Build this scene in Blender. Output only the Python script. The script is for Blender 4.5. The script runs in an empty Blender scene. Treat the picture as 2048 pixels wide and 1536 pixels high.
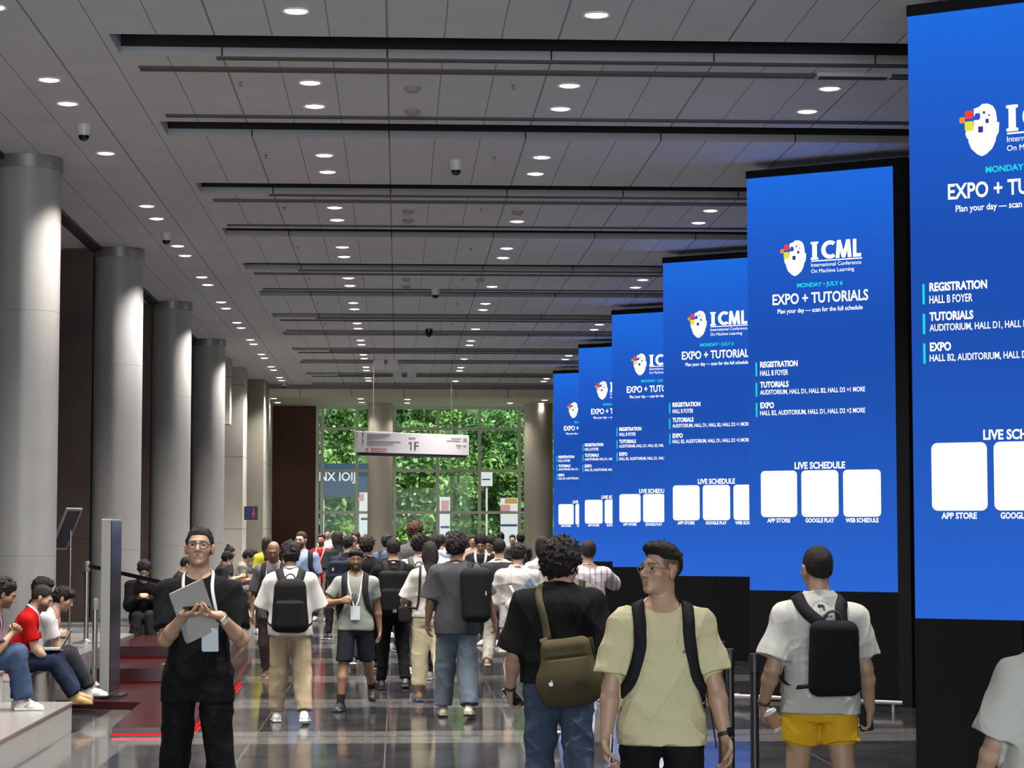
import bpy, bmesh, math, random
import numpy as np
from mathutils import Vector, Matrix

S = bpy.context.scene
COL = S.collection
rng = np.random.RandomState(7)
random.seed(5)

# ---------------------------------------------------------------- camera
EYE = 1.82
FPX = 4267.0
PITCH = math.atan(293.0 / FPX)
YAW = math.atan(0.05343 * math.cos(PITCH))
cd = bpy.data.cameras.new('camera')
cam = bpy.data.objects.new('camera', cd)
COL.objects.link(cam)
cd.sensor_fit = 'HORIZONTAL'
cd.sensor_width = 36.0
cd.lens = FPX / 2048.0 * 36.0
cd.clip_start, cd.clip_end = 0.1, 400.0
cam.location = (0, 0, EYE)
cam.rotation_euler = (math.pi / 2 + PITCH, 0, -YAW)
S.camera = cam

# ---------------------------------------------------------------- view, world, sun, large lights
S.view_settings.view_transform = 'Standard'
S.view_settings.look = 'None'
S.view_settings.gamma = 1.0
S.view_settings.use_curve_mapping = False
S.view_settings.exposure = 0.0
S.cycles.use_denoising = True
S.cycles.max_bounces = 6
S.cycles.diffuse_bounces = 3
S.cycles.glossy_bounces = 3
S.cycles.transmission_bounces = 4
S.cycles.transparent_max_bounces = 8
S.cycles.sample_clamp_indirect = 4.0
S.cycles.caustics_reflective = False
S.cycles.caustics_refractive = False

W = bpy.data.worlds.new('overcast_sky')
S.world = W
W.use_nodes = True
wb = W.node_tree.nodes['Background']
wb.inputs['Color'].default_value = (0.80, 0.90, 1.0, 1)
wb.inputs['Strength'].default_value = 1.2


def add_light(name, kind, loc, rot, energy, color=(1, 1, 1), parent=None, **kw):
    d = bpy.data.lights.new(name, kind)
    d.energy = energy
    d.color = color
    for k, v in kw.items():
        setattr(d, k, v)
    o = bpy.data.objects.new(name, d)
    o.location = loc
    o.rotation_euler = rot
    COL.objects.link(o)
    if parent:
        o.parent = parent
    return o


sun = add_light('sun', 'SUN', (0, 90, 40), (math.radians(28), math.radians(22), 0), 8.5, (1.0, 0.96, 0.88), angle=0.3)
# added fill light behind the camera that lifts the ambient level of the hall
add_light('rear_fill', 'AREA', (0.5, -7.5, 2.6), (math.radians(104), 0, 0), 1800, (0.93, 0.97, 1.0),
          shape='RECTANGLE', size=11.0, size_y=5.4)

# ---------------------------------------------------------------- materials
MATS = {}


def srgb(r, g, b):
    def f(c):
        c /= 255.0
        return c / 12.92 if c <= 0.04045 else ((c + 0.055) / 1.055) ** 2.4
    return (f(r), f(g), f(b))


def mat(name, col=(0.5, 0.5, 0.5), rough=0.6, metal=0.0, emit=None, estr=1.0, bump=0.0, bscale=60.0, vary=0.0, vscale=8.0,
        attr=False, sheen=0.0, spec=0.5, coat=0.0):
    if name in MATS:
        return MATS[name]
    m = bpy.data.materials.new(name)
    m.use_nodes = True
    nt = m.node_tree
    b = nt.nodes['Principled BSDF']
    b.inputs['Base Color'].default_value = (*col, 1)
    b.inputs['Roughness'].default_value = rough
    b.inputs['Metallic'].default_value = metal
    b.inputs['Specular IOR Level'].default_value = spec
    if sheen:
        b.inputs['Sheen Weight'].default_value = sheen
    if coat:
        b.inputs['Coat Weight'].default_value = coat
    if emit:
        b.inputs['Emission Color'].default_value = (*emit, 1)
        b.inputs['Emission Strength'].default_value = estr
    tc = None
    if bump or vary:
        tc = nt.nodes.new('ShaderNodeTexCoord')
    src = None
    if attr:
        a = nt.nodes.new('ShaderNodeAttribute')
        a.attribute_name = 'Col'
        src = a.outputs['Color']
    if vary:
        n = nt.nodes.new('ShaderNodeTexNoise')
        n.inputs['Scale'].default_value = vscale
        n.inputs['Detail'].default_value = 4
        nt.links.new(tc.outputs['Object'], n.inputs['Vector'])
        mr = nt.nodes.new('ShaderNodeMapRange')
        mr.inputs['From Min'].default_value = 0.3
        mr.inputs['From Max'].default_value = 0.7
        mr.inputs['To Min'].default_value = 1 - vary
        mr.inputs['To Max'].default_value = 1 + vary
        nt.links.new(n.outputs['Fac'], mr.inputs['Value'])
        mx = nt.nodes.new('ShaderNodeVectorMath')
        mx.operation = 'SCALE'
        if src is not None:
            nt.links.new(src, mx.inputs[0])
        else:
            mx.inputs[0].default_value = col
        nt.links.new(mr.outputs['Result'], mx.inputs['Scale'])
        src = mx.outputs['Vector']
    if src is not None:
        nt.links.new(src, b.inputs['Base Color'])
    if bump:
        n = nt.nodes.new('ShaderNodeTexNoise')
        n.inputs['Scale'].default_value = bscale
        n.inputs['Detail'].default_value = 3
        nt.links.new(tc.outputs['Object'], n.inputs['Vector'])
        bp = nt.nodes.new('ShaderNodeBump')
        bp.inputs['Strength'].default_value = bump
        bp.inputs['Distance'].default_value = 0.01
        nt.links.new(n.outputs['Fac'], bp.inputs['Height'])
        nt.links.new(bp.outputs['Normal'], b.inputs['Normal'])
    MATS[name] = m
    return m


def emis(name, col, s=1.0):
    if name in MATS:
        return MATS[name]
    m = bpy.data.materials.new(name)
    m.use_nodes = True
    nt = m.node_tree
    nt.nodes.clear()
    e = nt.nodes.new('ShaderNodeEmission')
    e.inputs['Color'].default_value = (*col, 1)
    e.inputs['Strength'].default_value = s
    o = nt.nodes.new('ShaderNodeOutputMaterial')
    nt.links.new(e.outputs[0], o.inputs[0])
    MATS[name] = m
    return m


def axis_math(nt, src, ops):
    """chain of Math nodes on a value socket: ops = [(operation, second value)]"""
    for op, v in ops:
        n = nt.nodes.new('ShaderNodeMath')
        n.operation = op
        nt.links.new(src, n.inputs[0])
        if v is not None:
            n.inputs[1].default_value = v
        src = n.outputs[0]
    return src


def grid_lines(nt, sep, axis, pitch, off, half):
    """1 on joint lines of the given pitch across an object axis, else 0"""
    return axis_math(nt, sep.outputs[axis], [('SUBTRACT', off), ('DIVIDE', pitch), ('FRACT', None), ('SUBTRACT', 0.5), ('ABSOLUTE', None),
                                             ('GREATER_THAN', 0.5 - half / pitch)])


def mix_col(nt, fac, a, b):
    n = nt.nodes.new('ShaderNodeMix')
    n.data_type = 'RGBA'
    if fac is not None:
        nt.links.new(fac, n.inputs['Factor'])
    for i, c in ((6, a), (7, b)):
        if isinstance(c, tuple):
            n.inputs[i].default_value = (*c, 1)
        else:
            nt.links.new(c, n.inputs[i])
    return n.outputs[2]


def noise_col(nt, tc, scale, a, b, lo=0.35, hi=0.65, detail=5):
    n = nt.nodes.new('ShaderNodeTexNoise')
    n.inputs['Scale'].default_value = scale
    n.inputs['Detail'].default_value = detail
    nt.links.new(tc.outputs['Object'], n.inputs['Vector'])
    mr = nt.nodes.new('ShaderNodeMapRange')
    mr.inputs['From Min'].default_value = lo
    mr.inputs['From Max'].default_value = hi
    nt.links.new(n.outputs['Fac'], mr.inputs['Value'])
    return mix_col(nt, mr.outputs['Result'], a, b)


def panel_mat(name, base, joint, lines, rough=0.7, var=0.06, vs=1.5):
    """flat cladding with fine joints; lines = [(axis, pitch, offset, half width)]"""
    m = bpy.data.materials.new(name)
    m.use_nodes = True
    nt = m.node_tree
    b = nt.nodes['Principled BSDF']
    b.inputs['Roughness'].default_value = rough
    tc = nt.nodes.new('ShaderNodeTexCoord')
    sep = nt.nodes.new('ShaderNodeSeparateXYZ')
    nt.links.new(tc.outputs['Object'], sep.inputs[0])
    c = noise_col(nt, tc, vs, tuple(x * (1 - var) for x in base), tuple(x * (1 + var) for x in base))
    for ax, p, off, hw in lines:
        c = mix_col(nt, grid_lines(nt, sep, ax, p, off, hw), c, joint)
    nt.links.new(c, b.inputs['Base Color'])
    MATS[name] = m
    return m


# ---------------------------------------------------------------- mesh helpers
def link(name, me, parent=None, kind=None):
    o = bpy.data.objects.new(name, me)
    COL.objects.link(o)
    if parent:
        o.parent = parent
    if kind:
        o['kind'] = kind
    return o


class MB:
    """collects faces for one mesh"""
    def __init__(s):
        s.v, s.f, s.m = [], [], []
        s.mi = 0

    def add(s, vs, fs):
        o = len(s.v)
        s.v += [tuple(v) for v in vs]
        s.f += [tuple(i + o for i in f) for f in fs]
        s.m += [s.mi] * len(fs)
        return s

    def box(s, x0, x1, y0, y1, z0, z1, M=None):
        vs = [(x, y, z) for x in (x0, x1) for y in (y0, y1) for z in (z0, z1)]
        if M is not None:
            vs = [M @ Vector(v) for v in vs]
        return s.add(vs, [(0, 1, 3, 2), (4, 6, 7, 5), (0, 4, 5, 1), (2, 3, 7, 6), (0, 2, 6, 4), (1, 5, 7, 3)])

    def lathe(s, prof, n=24, c=(0, 0, 0), M=None, cap=True):
        """prof = [(r, z)] turned about z"""
        vs, fs = [], []
        for r, z in prof:
            for i in range(n):
                a = 2 * math.pi * i / n
                vs.append(Vector((c[0] + r * math.cos(a), c[1] + r * math.sin(a), c[2] + z)))
        for j in range(len(prof) - 1):
            for i in range(n):
                k = (i + 1) % n
                fs.append((j * n + i, j * n + k, (j + 1) * n + k, (j + 1) * n + i))
        if cap:
            fs.append(tuple(range(n - 1, -1, -1)))
            fs.append(tuple((len(prof) - 1) * n + i for i in range(n)))
        if M is not None:
            vs = [M @ v for v in vs]
        return s.add(vs, fs)

    def tube(s, pts, r, n=8, closed=False):
        pts = [Vector(p) for p in pts]
        N = len(pts)
        rs = r if isinstance(r, (list, tuple)) else [r] * N
        vs, fs = [], []
        ref = None
        for i, p in enumerate(pts):
            if closed:
                t = pts[(i + 1) % N] - pts[i - 1]
            else:
                t = pts[min(i + 1, N - 1)] - pts[max(i - 1, 0)]
            t.normalize()
            if ref is None:
                ref = t.orthogonal().normalized()
            a = (ref - t * ref.dot(t))
            a = a.normalized() if a.length > 1e-6 else t.orthogonal().normalized()
            ref = a
            b = t.cross(a)
            for k in range(n):
                an = 2 * math.pi * k / n
                vs.append(p + (a * math.cos(an) + b * math.sin(an)) * rs[i])
        for i in range(N if closed else N - 1):
            j = (i + 1) % N
            for k in range(n):
                q = (k + 1) % n
                fs.append((i * n + k, i * n + q, j * n + q, j * n + k))
        if not closed:
            fs.append(tuple(range(n - 1, -1, -1)))
            fs.append(tuple((N - 1) * n + k for k in range(n)))
        return s.add(vs, fs)

    def prism(s, poly, z0, z1, M=None):
        n = len(poly)
        vs = [Vector((p[0], p[1], z0)) for p in poly] + [Vector((p[0], p[1], z1)) for p in poly]
        if M is not None:
            vs = [M @ v for v in vs]
        fs = [tuple(range(n - 1, -1, -1)), tuple(range(n, 2 * n))]
        fs += [(i, (i + 1) % n, n + (i + 1) % n, n + i) for i in range(n)]
        return s.add(vs, fs)

    def build(s, name, mats, parent=None, kind=None, smooth=False, bevel=0.0):
        me = bpy.data.meshes.new(name)
        me.from_pydata(s.v, [], s.f)
        for m in (mats if isinstance(mats, (list, tuple)) else [mats]):
            me.materials.append(m)
        me.polygons.foreach_set('material_index', s.m)
        if smooth:
            me.polygons.foreach_set('use_smooth', [True] * len(me.polygons))
        me.update()
        o = link(name, me, parent, kind)
        if smooth:
            bm = bmesh.new()
            bm.from_mesh(me)
            for e in bm.edges:
                if len(e.link_faces) == 2 and e.calc_face_angle(0) > 0.7:
                    e.smooth = False
            bm.to_mesh(me)
            bm.free()
        if bevel:
            md = o.modifiers.new('bevel', 'BEVEL')
            md.width = bevel
            md.segments = 2
            md.limit_method = 'ANGLE'
        return o


def empty(name, loc=(0, 0, 0), rz=0.0):
    o = bpy.data.objects.new(name, None)
    o.empty_display_size = 0.1
    o.location = loc
    o.rotation_euler = (0, 0, rz)
    COL.objects.link(o)
    return o


def tag(o, label, cat, group=None, kind=None):
    o['label'] = label
    o['category'] = cat
    if group:
        o['group'] = group
    if kind:
        o['kind'] = kind
    return o


def dup(o, parent=None):
    c = o.copy()
    COL.objects.link(c)
    c.parent = parent
    for ch in list(o.children):
        dup(ch, c)
    return c


# pixel of the photograph -> point of the place at hall depth Y, or on the level z
_f = Vector((math.sin(YAW) * math.cos(PITCH), math.cos(YAW) * math.cos(PITCH), math.sin(PITCH)))
_r = Vector((math.cos(YAW), -math.sin(YAW), 0))
_u = _r.cross(_f)


def at_depth(px, py, Y):
    d = _f + _r * ((px - 1024) / FPX) - _u * ((py - 768) / FPX)
    return Vector((0, 0, EYE)) + d * (Y / d.y)


def rrect(x0, x1, z0, z1, r, n=5):
    pts = []
    for cx, cz, a0 in ((x1 - r, z0 + r, -90), (x1 - r, z1 - r, 0), (x0 + r, z1 - r, 90), (x0 + r, z0 + r, 180)):
        for i in range(n + 1):
            a = math.radians(a0 + 90 * i / n)
            pts.append((cx + r * math.cos(a), cz + r * math.sin(a)))
    return pts


ORD = ['first', 'second', 'third', 'fourth', 'fifth', 'sixth', 'seventh', 'eighth', 'ninth', 'tenth', 'eleventh', 'twelfth', 'thirteenth', 'fourteenth']
# ================================================================ the hall
CZ = 5.82          # ceiling height
PER = 3.70         # bay of lights and troughs
T0 = 17.14         # near edge of the first trough in view
TW = 0.77
YEND = 58.7

# floor: polished dark stone, lighter double bands across
m = bpy.data.materials.new('polished_stone')
m.use_nodes = True
nt = m.node_tree
b = nt.nodes['Principled BSDF']
tc = nt.nodes.new('ShaderNodeTexCoord')
sep = nt.nodes.new('ShaderNodeSeparateXYZ')
nt.links.new(tc.outputs['Object'], sep.inputs[0])
c = noise_col(nt, tc, 2.2, (0.016, 0.0165, 0.018), (0.032, 0.033, 0.036))
c2 = noise_col(nt, tc, 9.0, (0.065, 0.064, 0.062), (0.105, 0.103, 0.10))
band = grid_lines(nt, sep, 'Y', PER, 19.05 - PER * 10, 0.56)
c = mix_col(nt, band, c, c2)
c3 = mix_col(nt, grid_lines(nt, sep, 'X', 4 * 1.16, -2.6, 0.30), c, c2)
ln = grid_lines(nt, sep, 'Y', PER, 19.12 - PER * 10, 0.02)
c = mix_col(nt, ln, c3, (0.012, 0.012, 0.013))
c = mix_col(nt, grid_lines(nt, sep, 'X', 1.16, -0.1, 0.006), c, (0.10, 0.10, 0.098))
nt.links.new(c, b.inputs['Base Color'])
n = nt.nodes.new('ShaderNodeTexNoise')
n.inputs['Scale'].default_value = 1.3
nt.links.new(tc.outputs['Object'], n.inputs['Vector'])
mr = nt.nodes.new('ShaderNodeMapRange')
mr.inputs['To Min'].default_value = 0.05
mr.inputs['To Max'].default_value = 0.13
nt.links.new(n.outputs['Fac'], mr.inputs['Value'])
nt.links.new(mr.outputs['Result'], b.inputs['Roughness'])
b.inputs['IOR'].default_value = 1.5
M_FLOOR = m
MB().box(-9, 9, -9, 66, -0.12, 0).build('floor', M_FLOOR, kind='structure')

M_CEIL = panel_mat('ceiling_panel', (0.80, 0.80, 0.83), (0.30, 0.30, 0.31),
                   [('X', 0.465, -0.80 - 0.2325 - 4.65, 0.005), ('X', 1.395, -0.80 - 0.2325 - 0.465 - 4.185, 0.009)], rough=0.75, var=0.03)
M_FASC = mat('fascia_paint', (0.40, 0.40, 0.42), 0.8)
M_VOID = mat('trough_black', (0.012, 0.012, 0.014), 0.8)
M_BROWN = mat('bronze_slot', (0.055, 0.045, 0.04), 0.5)
mb = MB()
mb.box(-9, -2.35, -9, YEND, CZ, CZ + 0.10)                       # side aisle, unbroken
k0 = -6
ys = [(-9, T0 + k0 * PER)]
for k in range(k0, 11):
    ys.append((T0 + k * PER + TW, T0 + (k + 1) * PER))
ys.append((T0 + 11 * PER + TW, YEND))
for a, bb in ys:
    if bb > a:
        mb.box(-2.35, 9, a, min(bb, YEND), CZ, CZ + 0.075)
mb.build('ceiling', M_CEIL, kind='structure')
n_trim = 0


def trim(mb, mt, **kw):
    global n_trim
    n_trim += 1
    return mb.build('trim_%d' % n_trim, mt, kind='structure', **kw)


for k in range(k0, 12):
    y = T0 + k * PER
    if y + TW > YEND:
        continue
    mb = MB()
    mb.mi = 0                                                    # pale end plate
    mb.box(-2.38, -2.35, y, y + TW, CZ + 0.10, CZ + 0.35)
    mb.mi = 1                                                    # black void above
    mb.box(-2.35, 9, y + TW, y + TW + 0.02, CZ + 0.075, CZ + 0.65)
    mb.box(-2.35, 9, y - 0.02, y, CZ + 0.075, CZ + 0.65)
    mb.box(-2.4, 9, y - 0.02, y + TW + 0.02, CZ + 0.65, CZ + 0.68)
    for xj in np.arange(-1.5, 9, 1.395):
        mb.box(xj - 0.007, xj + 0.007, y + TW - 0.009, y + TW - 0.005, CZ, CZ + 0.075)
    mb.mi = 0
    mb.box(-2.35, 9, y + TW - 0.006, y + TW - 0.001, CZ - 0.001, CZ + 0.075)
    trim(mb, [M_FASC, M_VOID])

# linear air slots beside the troughs
M_GRILLE = mat('white_metal', (0.55, 0.55, 0.57), 0.5)


def slot(y, w, x0, x1, label, m=None, z=CZ):
    e = empty('air_slot', ((x0 + x1) / 2, y, z))
    hx = (x1 - x0) / 2
    MB().box(-hx, hx, -w / 2, w / 2, -0.012, 0.02).build('slot_blade', m or M_BROWN, e)
    fr = MB()
    fr.box(-hx, hx, -w / 2 - 0.02, -w / 2, -0.018, 0.0)
    fr.box(-hx, hx, w / 2, w / 2 + 0.02, -0.018, 0.0)
    fr.build('frame', M_BROWN, e)
    tag(e, label, 'air vent', 'linear air slots in the ceiling')


for i, k in enumerate(range(0, 11)):
    y = T0 + k * PER
    near = ORD[i]
    if k % 2 == 0:
        slot(y + 1.25, 0.11, -2.25, 9, 'long dark air slot just beyond the %s ceiling trough' % near)
        slot(y + TW + 0.04, 0.035, -1.55, 9, 'thin bronze slot along the far lip of the %s ceiling trough' % near)
    else:
        slot(y - 0.34, 0.05, -2.25, 9, 'thin dark air slot just before the %s ceiling trough' % near)
e = empty('air_grille', (3.98, T0 + 1.22, CZ))
MB().box(-0.33, 0.33, -0.09, 0.09, -0.03, 0.0).build('frame', M_GRILLE, e)
MB().box(-0.30, 0.30, -0.05, 0.05, -0.034, -0.029).build('grille_slot', M_VOID, e)
tag(e, 'short white framed air grille in the ceiling left of the nearest screen', 'air vent')

# ceiling track, side zone beyond the columns
trim(MB().box(-4.36, -4.20, -9, 57, CZ - 0.05, CZ), mat('track_black', (0.02, 0.02, 0.02), 0.5))
M_DARKWOOD = panel_mat('dark_partition', (0.075, 0.052, 0.042), (0.01, 0.008, 0.008), [('X', 0.9, -4.33, 0.012), ('Z', 2.9, -1.2, 0.004)], rough=0.35, var=0.25, vs=0.9)
M_STONE = panel_mat('limestone', (0.44, 0.425, 0.38), (0.22, 0.21, 0.18), [('Z', 1.76, 0.10, 0.012), ('X', 0.9, -3.36, 0.006), ('Y', 1.2, 0.3, 0.006)], rough=0.7, var=0.13, vs=1.1)
MB().box(-9.1, -9, -9, 66, 0, CZ).build('wall_left', mat('side_wall', (0.10, 0.075, 0.07), 0.6), kind='structure')
MB().box(9, 9.1, -9, 66, 0, CZ).build('wall_right', mat('black_wall', (0.015, 0.015, 0.018), 0.6), kind='structure')
for i, y in enumerate((23.03, 30.45, 37.65, 45.0)):
    trim(MB().box(-9, -4.33, y - 0.05, y + 0.07, 0, CZ - 0.02), M_DARKWOOD)

# limestone piers at the far left and the end wall
trim(MB().box(-9, -3.79, 52.4, 53.75, 0, CZ), M_STONE)
trim(MB().box(-9, -3.56, 56.7, 60.6, 0, CZ), M_STONE)
trim(MB().box(-9, -4.0, 53.75, 56.7, 0, CZ), M_STONE)
trim(MB().box(-4.45, -3.90, 49.6, 50.2, 4.28, CZ), M_STONE)
trim(MB().box(-9, -4.35, 45.4, 52.4, 0, CZ), M_STONE)
trim(MB().box(-3.80, -3.72, 60.6, 63, 0, 5.48), mat('jamb_white', (0.62, 0.66, 0.58), 0.5))
M_FAS2 = panel_mat('bulkhead', (0.78, 0.71, 0.60), (0.2, 0.18, 0.15), [('X', 1.43, 0.15, 0.01)], rough=0.6, var=0.03)
trim(MB().box(-3.72, 9, YEND, YEND + 0.12, 5.48, CZ - 0.10), M_FAS2)
trim(MB().box(-9, 9, YEND - 0.02, YEND + 0.14, CZ - 0.12, CZ + 0.1), mat('bulkhead_line', (0.20, 0.19, 0.17), 0.6))
trim(MB().box(-9, 9, YEND + 0.12, 63.2, 5.48, 5.6), mat('soffit', (0.78, 0.75, 0.60), 0.5))
M_MAHOG = panel_mat('mahogany', (0.070, 0.022, 0.014), (0.05, 0.015, 0.01), [('X', 0.7, 0, 0.004)], rough=0.7, var=0.2, vs=0.6)
MB().box(-3.78, -2.43, 63.0, 63.2, 0, 5.48).build('wall_back', M_MAHOG, kind='structure')

# end window: pale frame and panes
M_FRAME = mat('window_frame', (0.76, 0.79, 0.68), 0.45)
mg = bpy.data.materials.new('window_glass')
mg.use_nodes = True
nt = mg.node_tree
nt.nodes.clear()
t = nt.nodes.new('ShaderNodeBsdfTransparent')
t.inputs['Color'].default_value = (0.88, 0.95, 0.90, 1)
g = nt.nodes.new('ShaderNodeBsdfGlossy')
g.inputs['Roughness'].default_value = 0.02
mx = nt.nodes.new('ShaderNodeMixShader')
mx.inputs[0].default_value = 0.004
o = nt.nodes.new('ShaderNodeOutputMaterial')
nt.links.new(t.outputs[0], mx.inputs[1])
nt.links.new(g.outputs[0], mx.inputs[2])
nt.links.new(mx.outputs[0], o.inputs[0])
M_GLASS = mg
win = empty('window_1', (0, 63.1, 0))
win['kind'] = 'structure'
fr = MB()
for x in (-2.38, -2.24, -1.22, -0.106, 1.16, 2.40, 3.58, 4.8, 6.0, 7.2):
    fr.box(x - 0.045, x + 0.045, -0.12, 0.06, 0, 5.48)
for z in (0.05, 1.11, 2.35, 3.585, 4.82, 5.44):
    fr.box(-2.42, 9, -0.07, 0.05, z - 0.04, z + 0.04)
fr.build('window_frame', M_FRAME, win, 'structure')
MB().box(-2.42, 9, 0.055, 0.062, 0, 5.48).build('window_pane', M_GLASS, win, 'structure')

# round columns
M_COL = panel_mat('column_metal', (0.30, 0.30, 0.30), (0.22, 0.22, 0.22), [('Z', 2.6, 1.55, 0.006)], rough=0.42, var=0.04, vs=2)
M_COLLAR = mat('column_collar', (0.26, 0.26, 0.27), 0.4, 0.5)
for i, (y, z0) in enumerate(((23.03, 0.42), (30.5, 0.54), (37.65, 0.54), (45.0, 0.54))):
    e = empty('round_column', (-3.985, y, 0))
    MB().lathe([(0.345, z0), (0.345, CZ - 0.14)], 48).build('shaft', M_COL, e, smooth=True)
    MB().lathe([(0.36, CZ - 0.14), (0.36, CZ - 0.002)], 48).build('collar', M_COLLAR, e, smooth=True)
    MB().lathe([(0.365, z0), (0.365, z0 + 0.06)], 48).build('base_ring', M_COLLAR, e, smooth=True)
    tag(e, ['nearest thick grey round column by the seated people', 'second grey round column behind the tall information display',
            'third grey round column behind the man holding a laptop', 'farthest grey round column beside the limestone pier'][i], 'column',
        'round columns along the left side', 'thing')
for i, (x, y, r) in enumerate(((-0.52, 61.6, 0.36), (4.05, 61.6, 0.42))):
    e = empty('round_column', (x, y, 0))
    MB().lathe([(r, 0), (r, 5.48)], 40).build('shaft', mat('window_column', (0.50, 0.46, 0.38), 0.45), e, smooth=True)
    tag(e, ['beige round column standing in front of the middle of the end window', 'beige round column at the right end of the end window'][i], 'column', None, 'thing')

# stone tiers to sit on along the left
M_TIER = panel_mat('pale_granite', (0.36, 0.36, 0.355), (0.10, 0.10, 0.10), [('Y', 1.85, 0.4, 0.006)], rough=0.3, var=0.08, vs=25)
M_TOP = mat('granite_top', (0.20, 0.20, 0.195), 0.22, vary=0.1, vscale=30)
e = empty('stone_step', (-2.95, 12, 0))
MB().box(-0.62, 0, -20, 7.7, 0, 0.25).build('riser', M_TIER, e)
MB().box(-0.62, 0.012, -20, 7.712, 0.25, 0.27).build('tread', M_TOP, e)
tag(e, 'low pale granite step under the feet of the seated people', 'step')
e = empty('stone_bench', (-3.57, 12, 0))
MB().box(-2.0, 0, -20, 7.7, 0, 0.53).build('riser', M_TIER, e)
MB().box(-2.0, 0.012, -20, 7.71, 0.53, 0.55).build('tread', M_TOP, e)
tag(e, 'higher granite tier above the low step at the far left', 'bench')
e = empty('stone_bench', (-3.50, 21, 0))
MB().box(-2.0, 0, -1.28, 1.2, 0, 0.44).build('riser', M_TIER, e)
MB().box(-2.0, 0.012, -1.28, 1.21, 0.44, 0.46).build('tread', M_TOP, e)
tag(e, 'granite tier under the seated people in red and in white', 'bench')
e = empty('stone_bench', (-3.25, 40, 0))
MB().box(-1.6, 0, -10.3, 12.3, 0, 0.52).build('riser', M_TIER, e)
MB().box(-1.6, 0.012, -10.31, 12.3, 0.52, 0.54).build('tread', M_TOP, e)
tag(e, 'long granite ledge running past the far columns', 'bench')
e = empty('niche_floor', (-4.6, 25.9, 0))
MB().box(-2.5, 1.02, -3.6, 3.78, 0, 0.42).build('plinth', M_TOP, e)
tag(e, 'dark raised floor of the recess between the two nearest columns', 'platform')

# red lit low stage with steps
M_RED = mat('dark_red_gloss', (0.030, 0.003, 0.005), 0.22, vary=0.2, vscale=2)
M_LED = emis('red_led', (1.0, 0.02, 0.03), 1.3)
st = empty('red_stage', (-2.4, 22.5, 0))
ox, oy = 2.4, -22.5
P = lambda pts: [(x + ox, y + oy) for x, y in pts]
deck = [(-2.52, 19.2), (-1.86, 19.2), (-1.86, 25.6), (-2.0, 29.6), (-3.5, 29.6), (-3.5, 22.3), (-2.60, 22.0)]
MB().prism(P(deck), 0.0, 0.08).build('deck', M_RED, st)
MB().prism(P([(-1.95, 24.7), (-2.05, 29.6), (-3.5, 29.6), (-3.5, 24.7)]), 0.08, 0.25).build('step', M_RED, st)
MB().prism(P([(-2.05, 26.6), (-2.15, 29.6), (-3.5, 29.6), (-3.5, 26.6)]), 0.25, 0.40).build('step', M_RED, st)
for (a, bq, z) in (((-2.52, 19.19), (-1.86, 19.19), 0.02), ((-1.848, 19.2), (-1.848, 25.6), 0.02), ((-1.95, 24.69), (-3.5, 24.69), 0.095), ((-2.05, 26.59), (-3.5, 26.59), 0.265)):
    MB().tube([(a[0] + ox, a[1] + oy, z), (bq[0] + ox, bq[1] + oy, z)], 0.009, 6).build('light_strip', M_LED if z < 0.05 else emis('red_led_dim', (1.0, 0.02, 0.03), 0.10), st)
tag(st, 'low dark red glossy stage with glowing red light strips', 'stage')

# ---------------------------------------------------------------- recessed downlights
M_LAMP = emis('lamp_warm', (1.0, 0.93, 0.82), 9.0)
M_RING = mat('lamp_ring', (0.7, 0.69, 0.66), 0.35)
ROWS = [(-3.11, 'above the columns'), (-0.80, 'left of the hall centre'), (1.525, 'right of the hall centre'), (3.89, 'beside the screens')]
proto = empty('downlight', (0, 0, 0))
MB().lathe([(0.112, 0), (0.112, -0.012), (0.085, -0.006), (0.08, 0.0)], 20).build('ring', M_RING, proto, smooth=True)
MB().lathe([(0.083, -0.010), (0.055, -0.017), (0.001, -0.019)], 16).build('lamp', M_LAMP, proto)
M_OFF = mat('lamp_off', (0.33, 0.33, 0.33), 0.4)
used = False
SPOT_W = 520
for r, (x, where) in enumerate(ROWS):
    for k in range(-3, 11):
        for q in (0, 1):
            y = 19.45 + k * PER + (-0.53 if q == 0 else 0.53)
            if r == 3 and k % 2 == 1:
                continue
            if r == 0 and (k, q) == (1, 1):
                continue
            if r == 2 and k >= 2 and k % 2 == 0 and q == 0:
                continue
            inview = k >= 0 or (k == -1 and q == 1 and r in (0, 1, 2))
            if not inview:
                # lamps of the hall behind the photographer's view: light only from their fittings
                if k < -2 or q == 1:
                    continue
            o = proto if not used else dup(proto)
            used = True
            o.location = (x, y, CZ)
            tag(o, ('downlight, %s visible pair of the ceiling row %s, %s lamp' % (ORD[k + 1], where, ('nearer', 'farther')[q])) if inview else
                'round downlight above the photographer, %s of the near lamps %s' % (ORD[k + 3], where), 'ceiling light',
                'recessed ceiling downlights')
            warm = (1.0, 0.92, 0.83) if (k + q + r) % 3 else (1.0, 0.95, 0.95)
            add_light('lamp_light', 'SPOT', (0, 0, -0.03), (0, 0, 0), SPOT_W, warm, o, spot_size=math.radians(108), spot_blend=1.0, shadow_soft_size=0.06)
# lower soffit beyond the bulkhead
for i, (x, y) in enumerate(((-3.45, 59.3), (-3.45, 61.2), (-1.05, 59.3), (-1.05, 61.0), (0.25, 59.5), (0.25, 61.2), (3.2, 61.1), (4.1, 59.7), (4.1, 61.2))):
    o = dup(proto)
    for ch in list(o.children):
        if ch.type == 'LIGHT':
            ch.data = ch.data.copy()
            ch.data.energy = 140
    o.location = (x, y, 5.48)
    tag(o, 'small downlight in the lower soffit by the end window, %s from the left' % ORD[i], 'ceiling light', 'soffit downlights')

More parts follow.
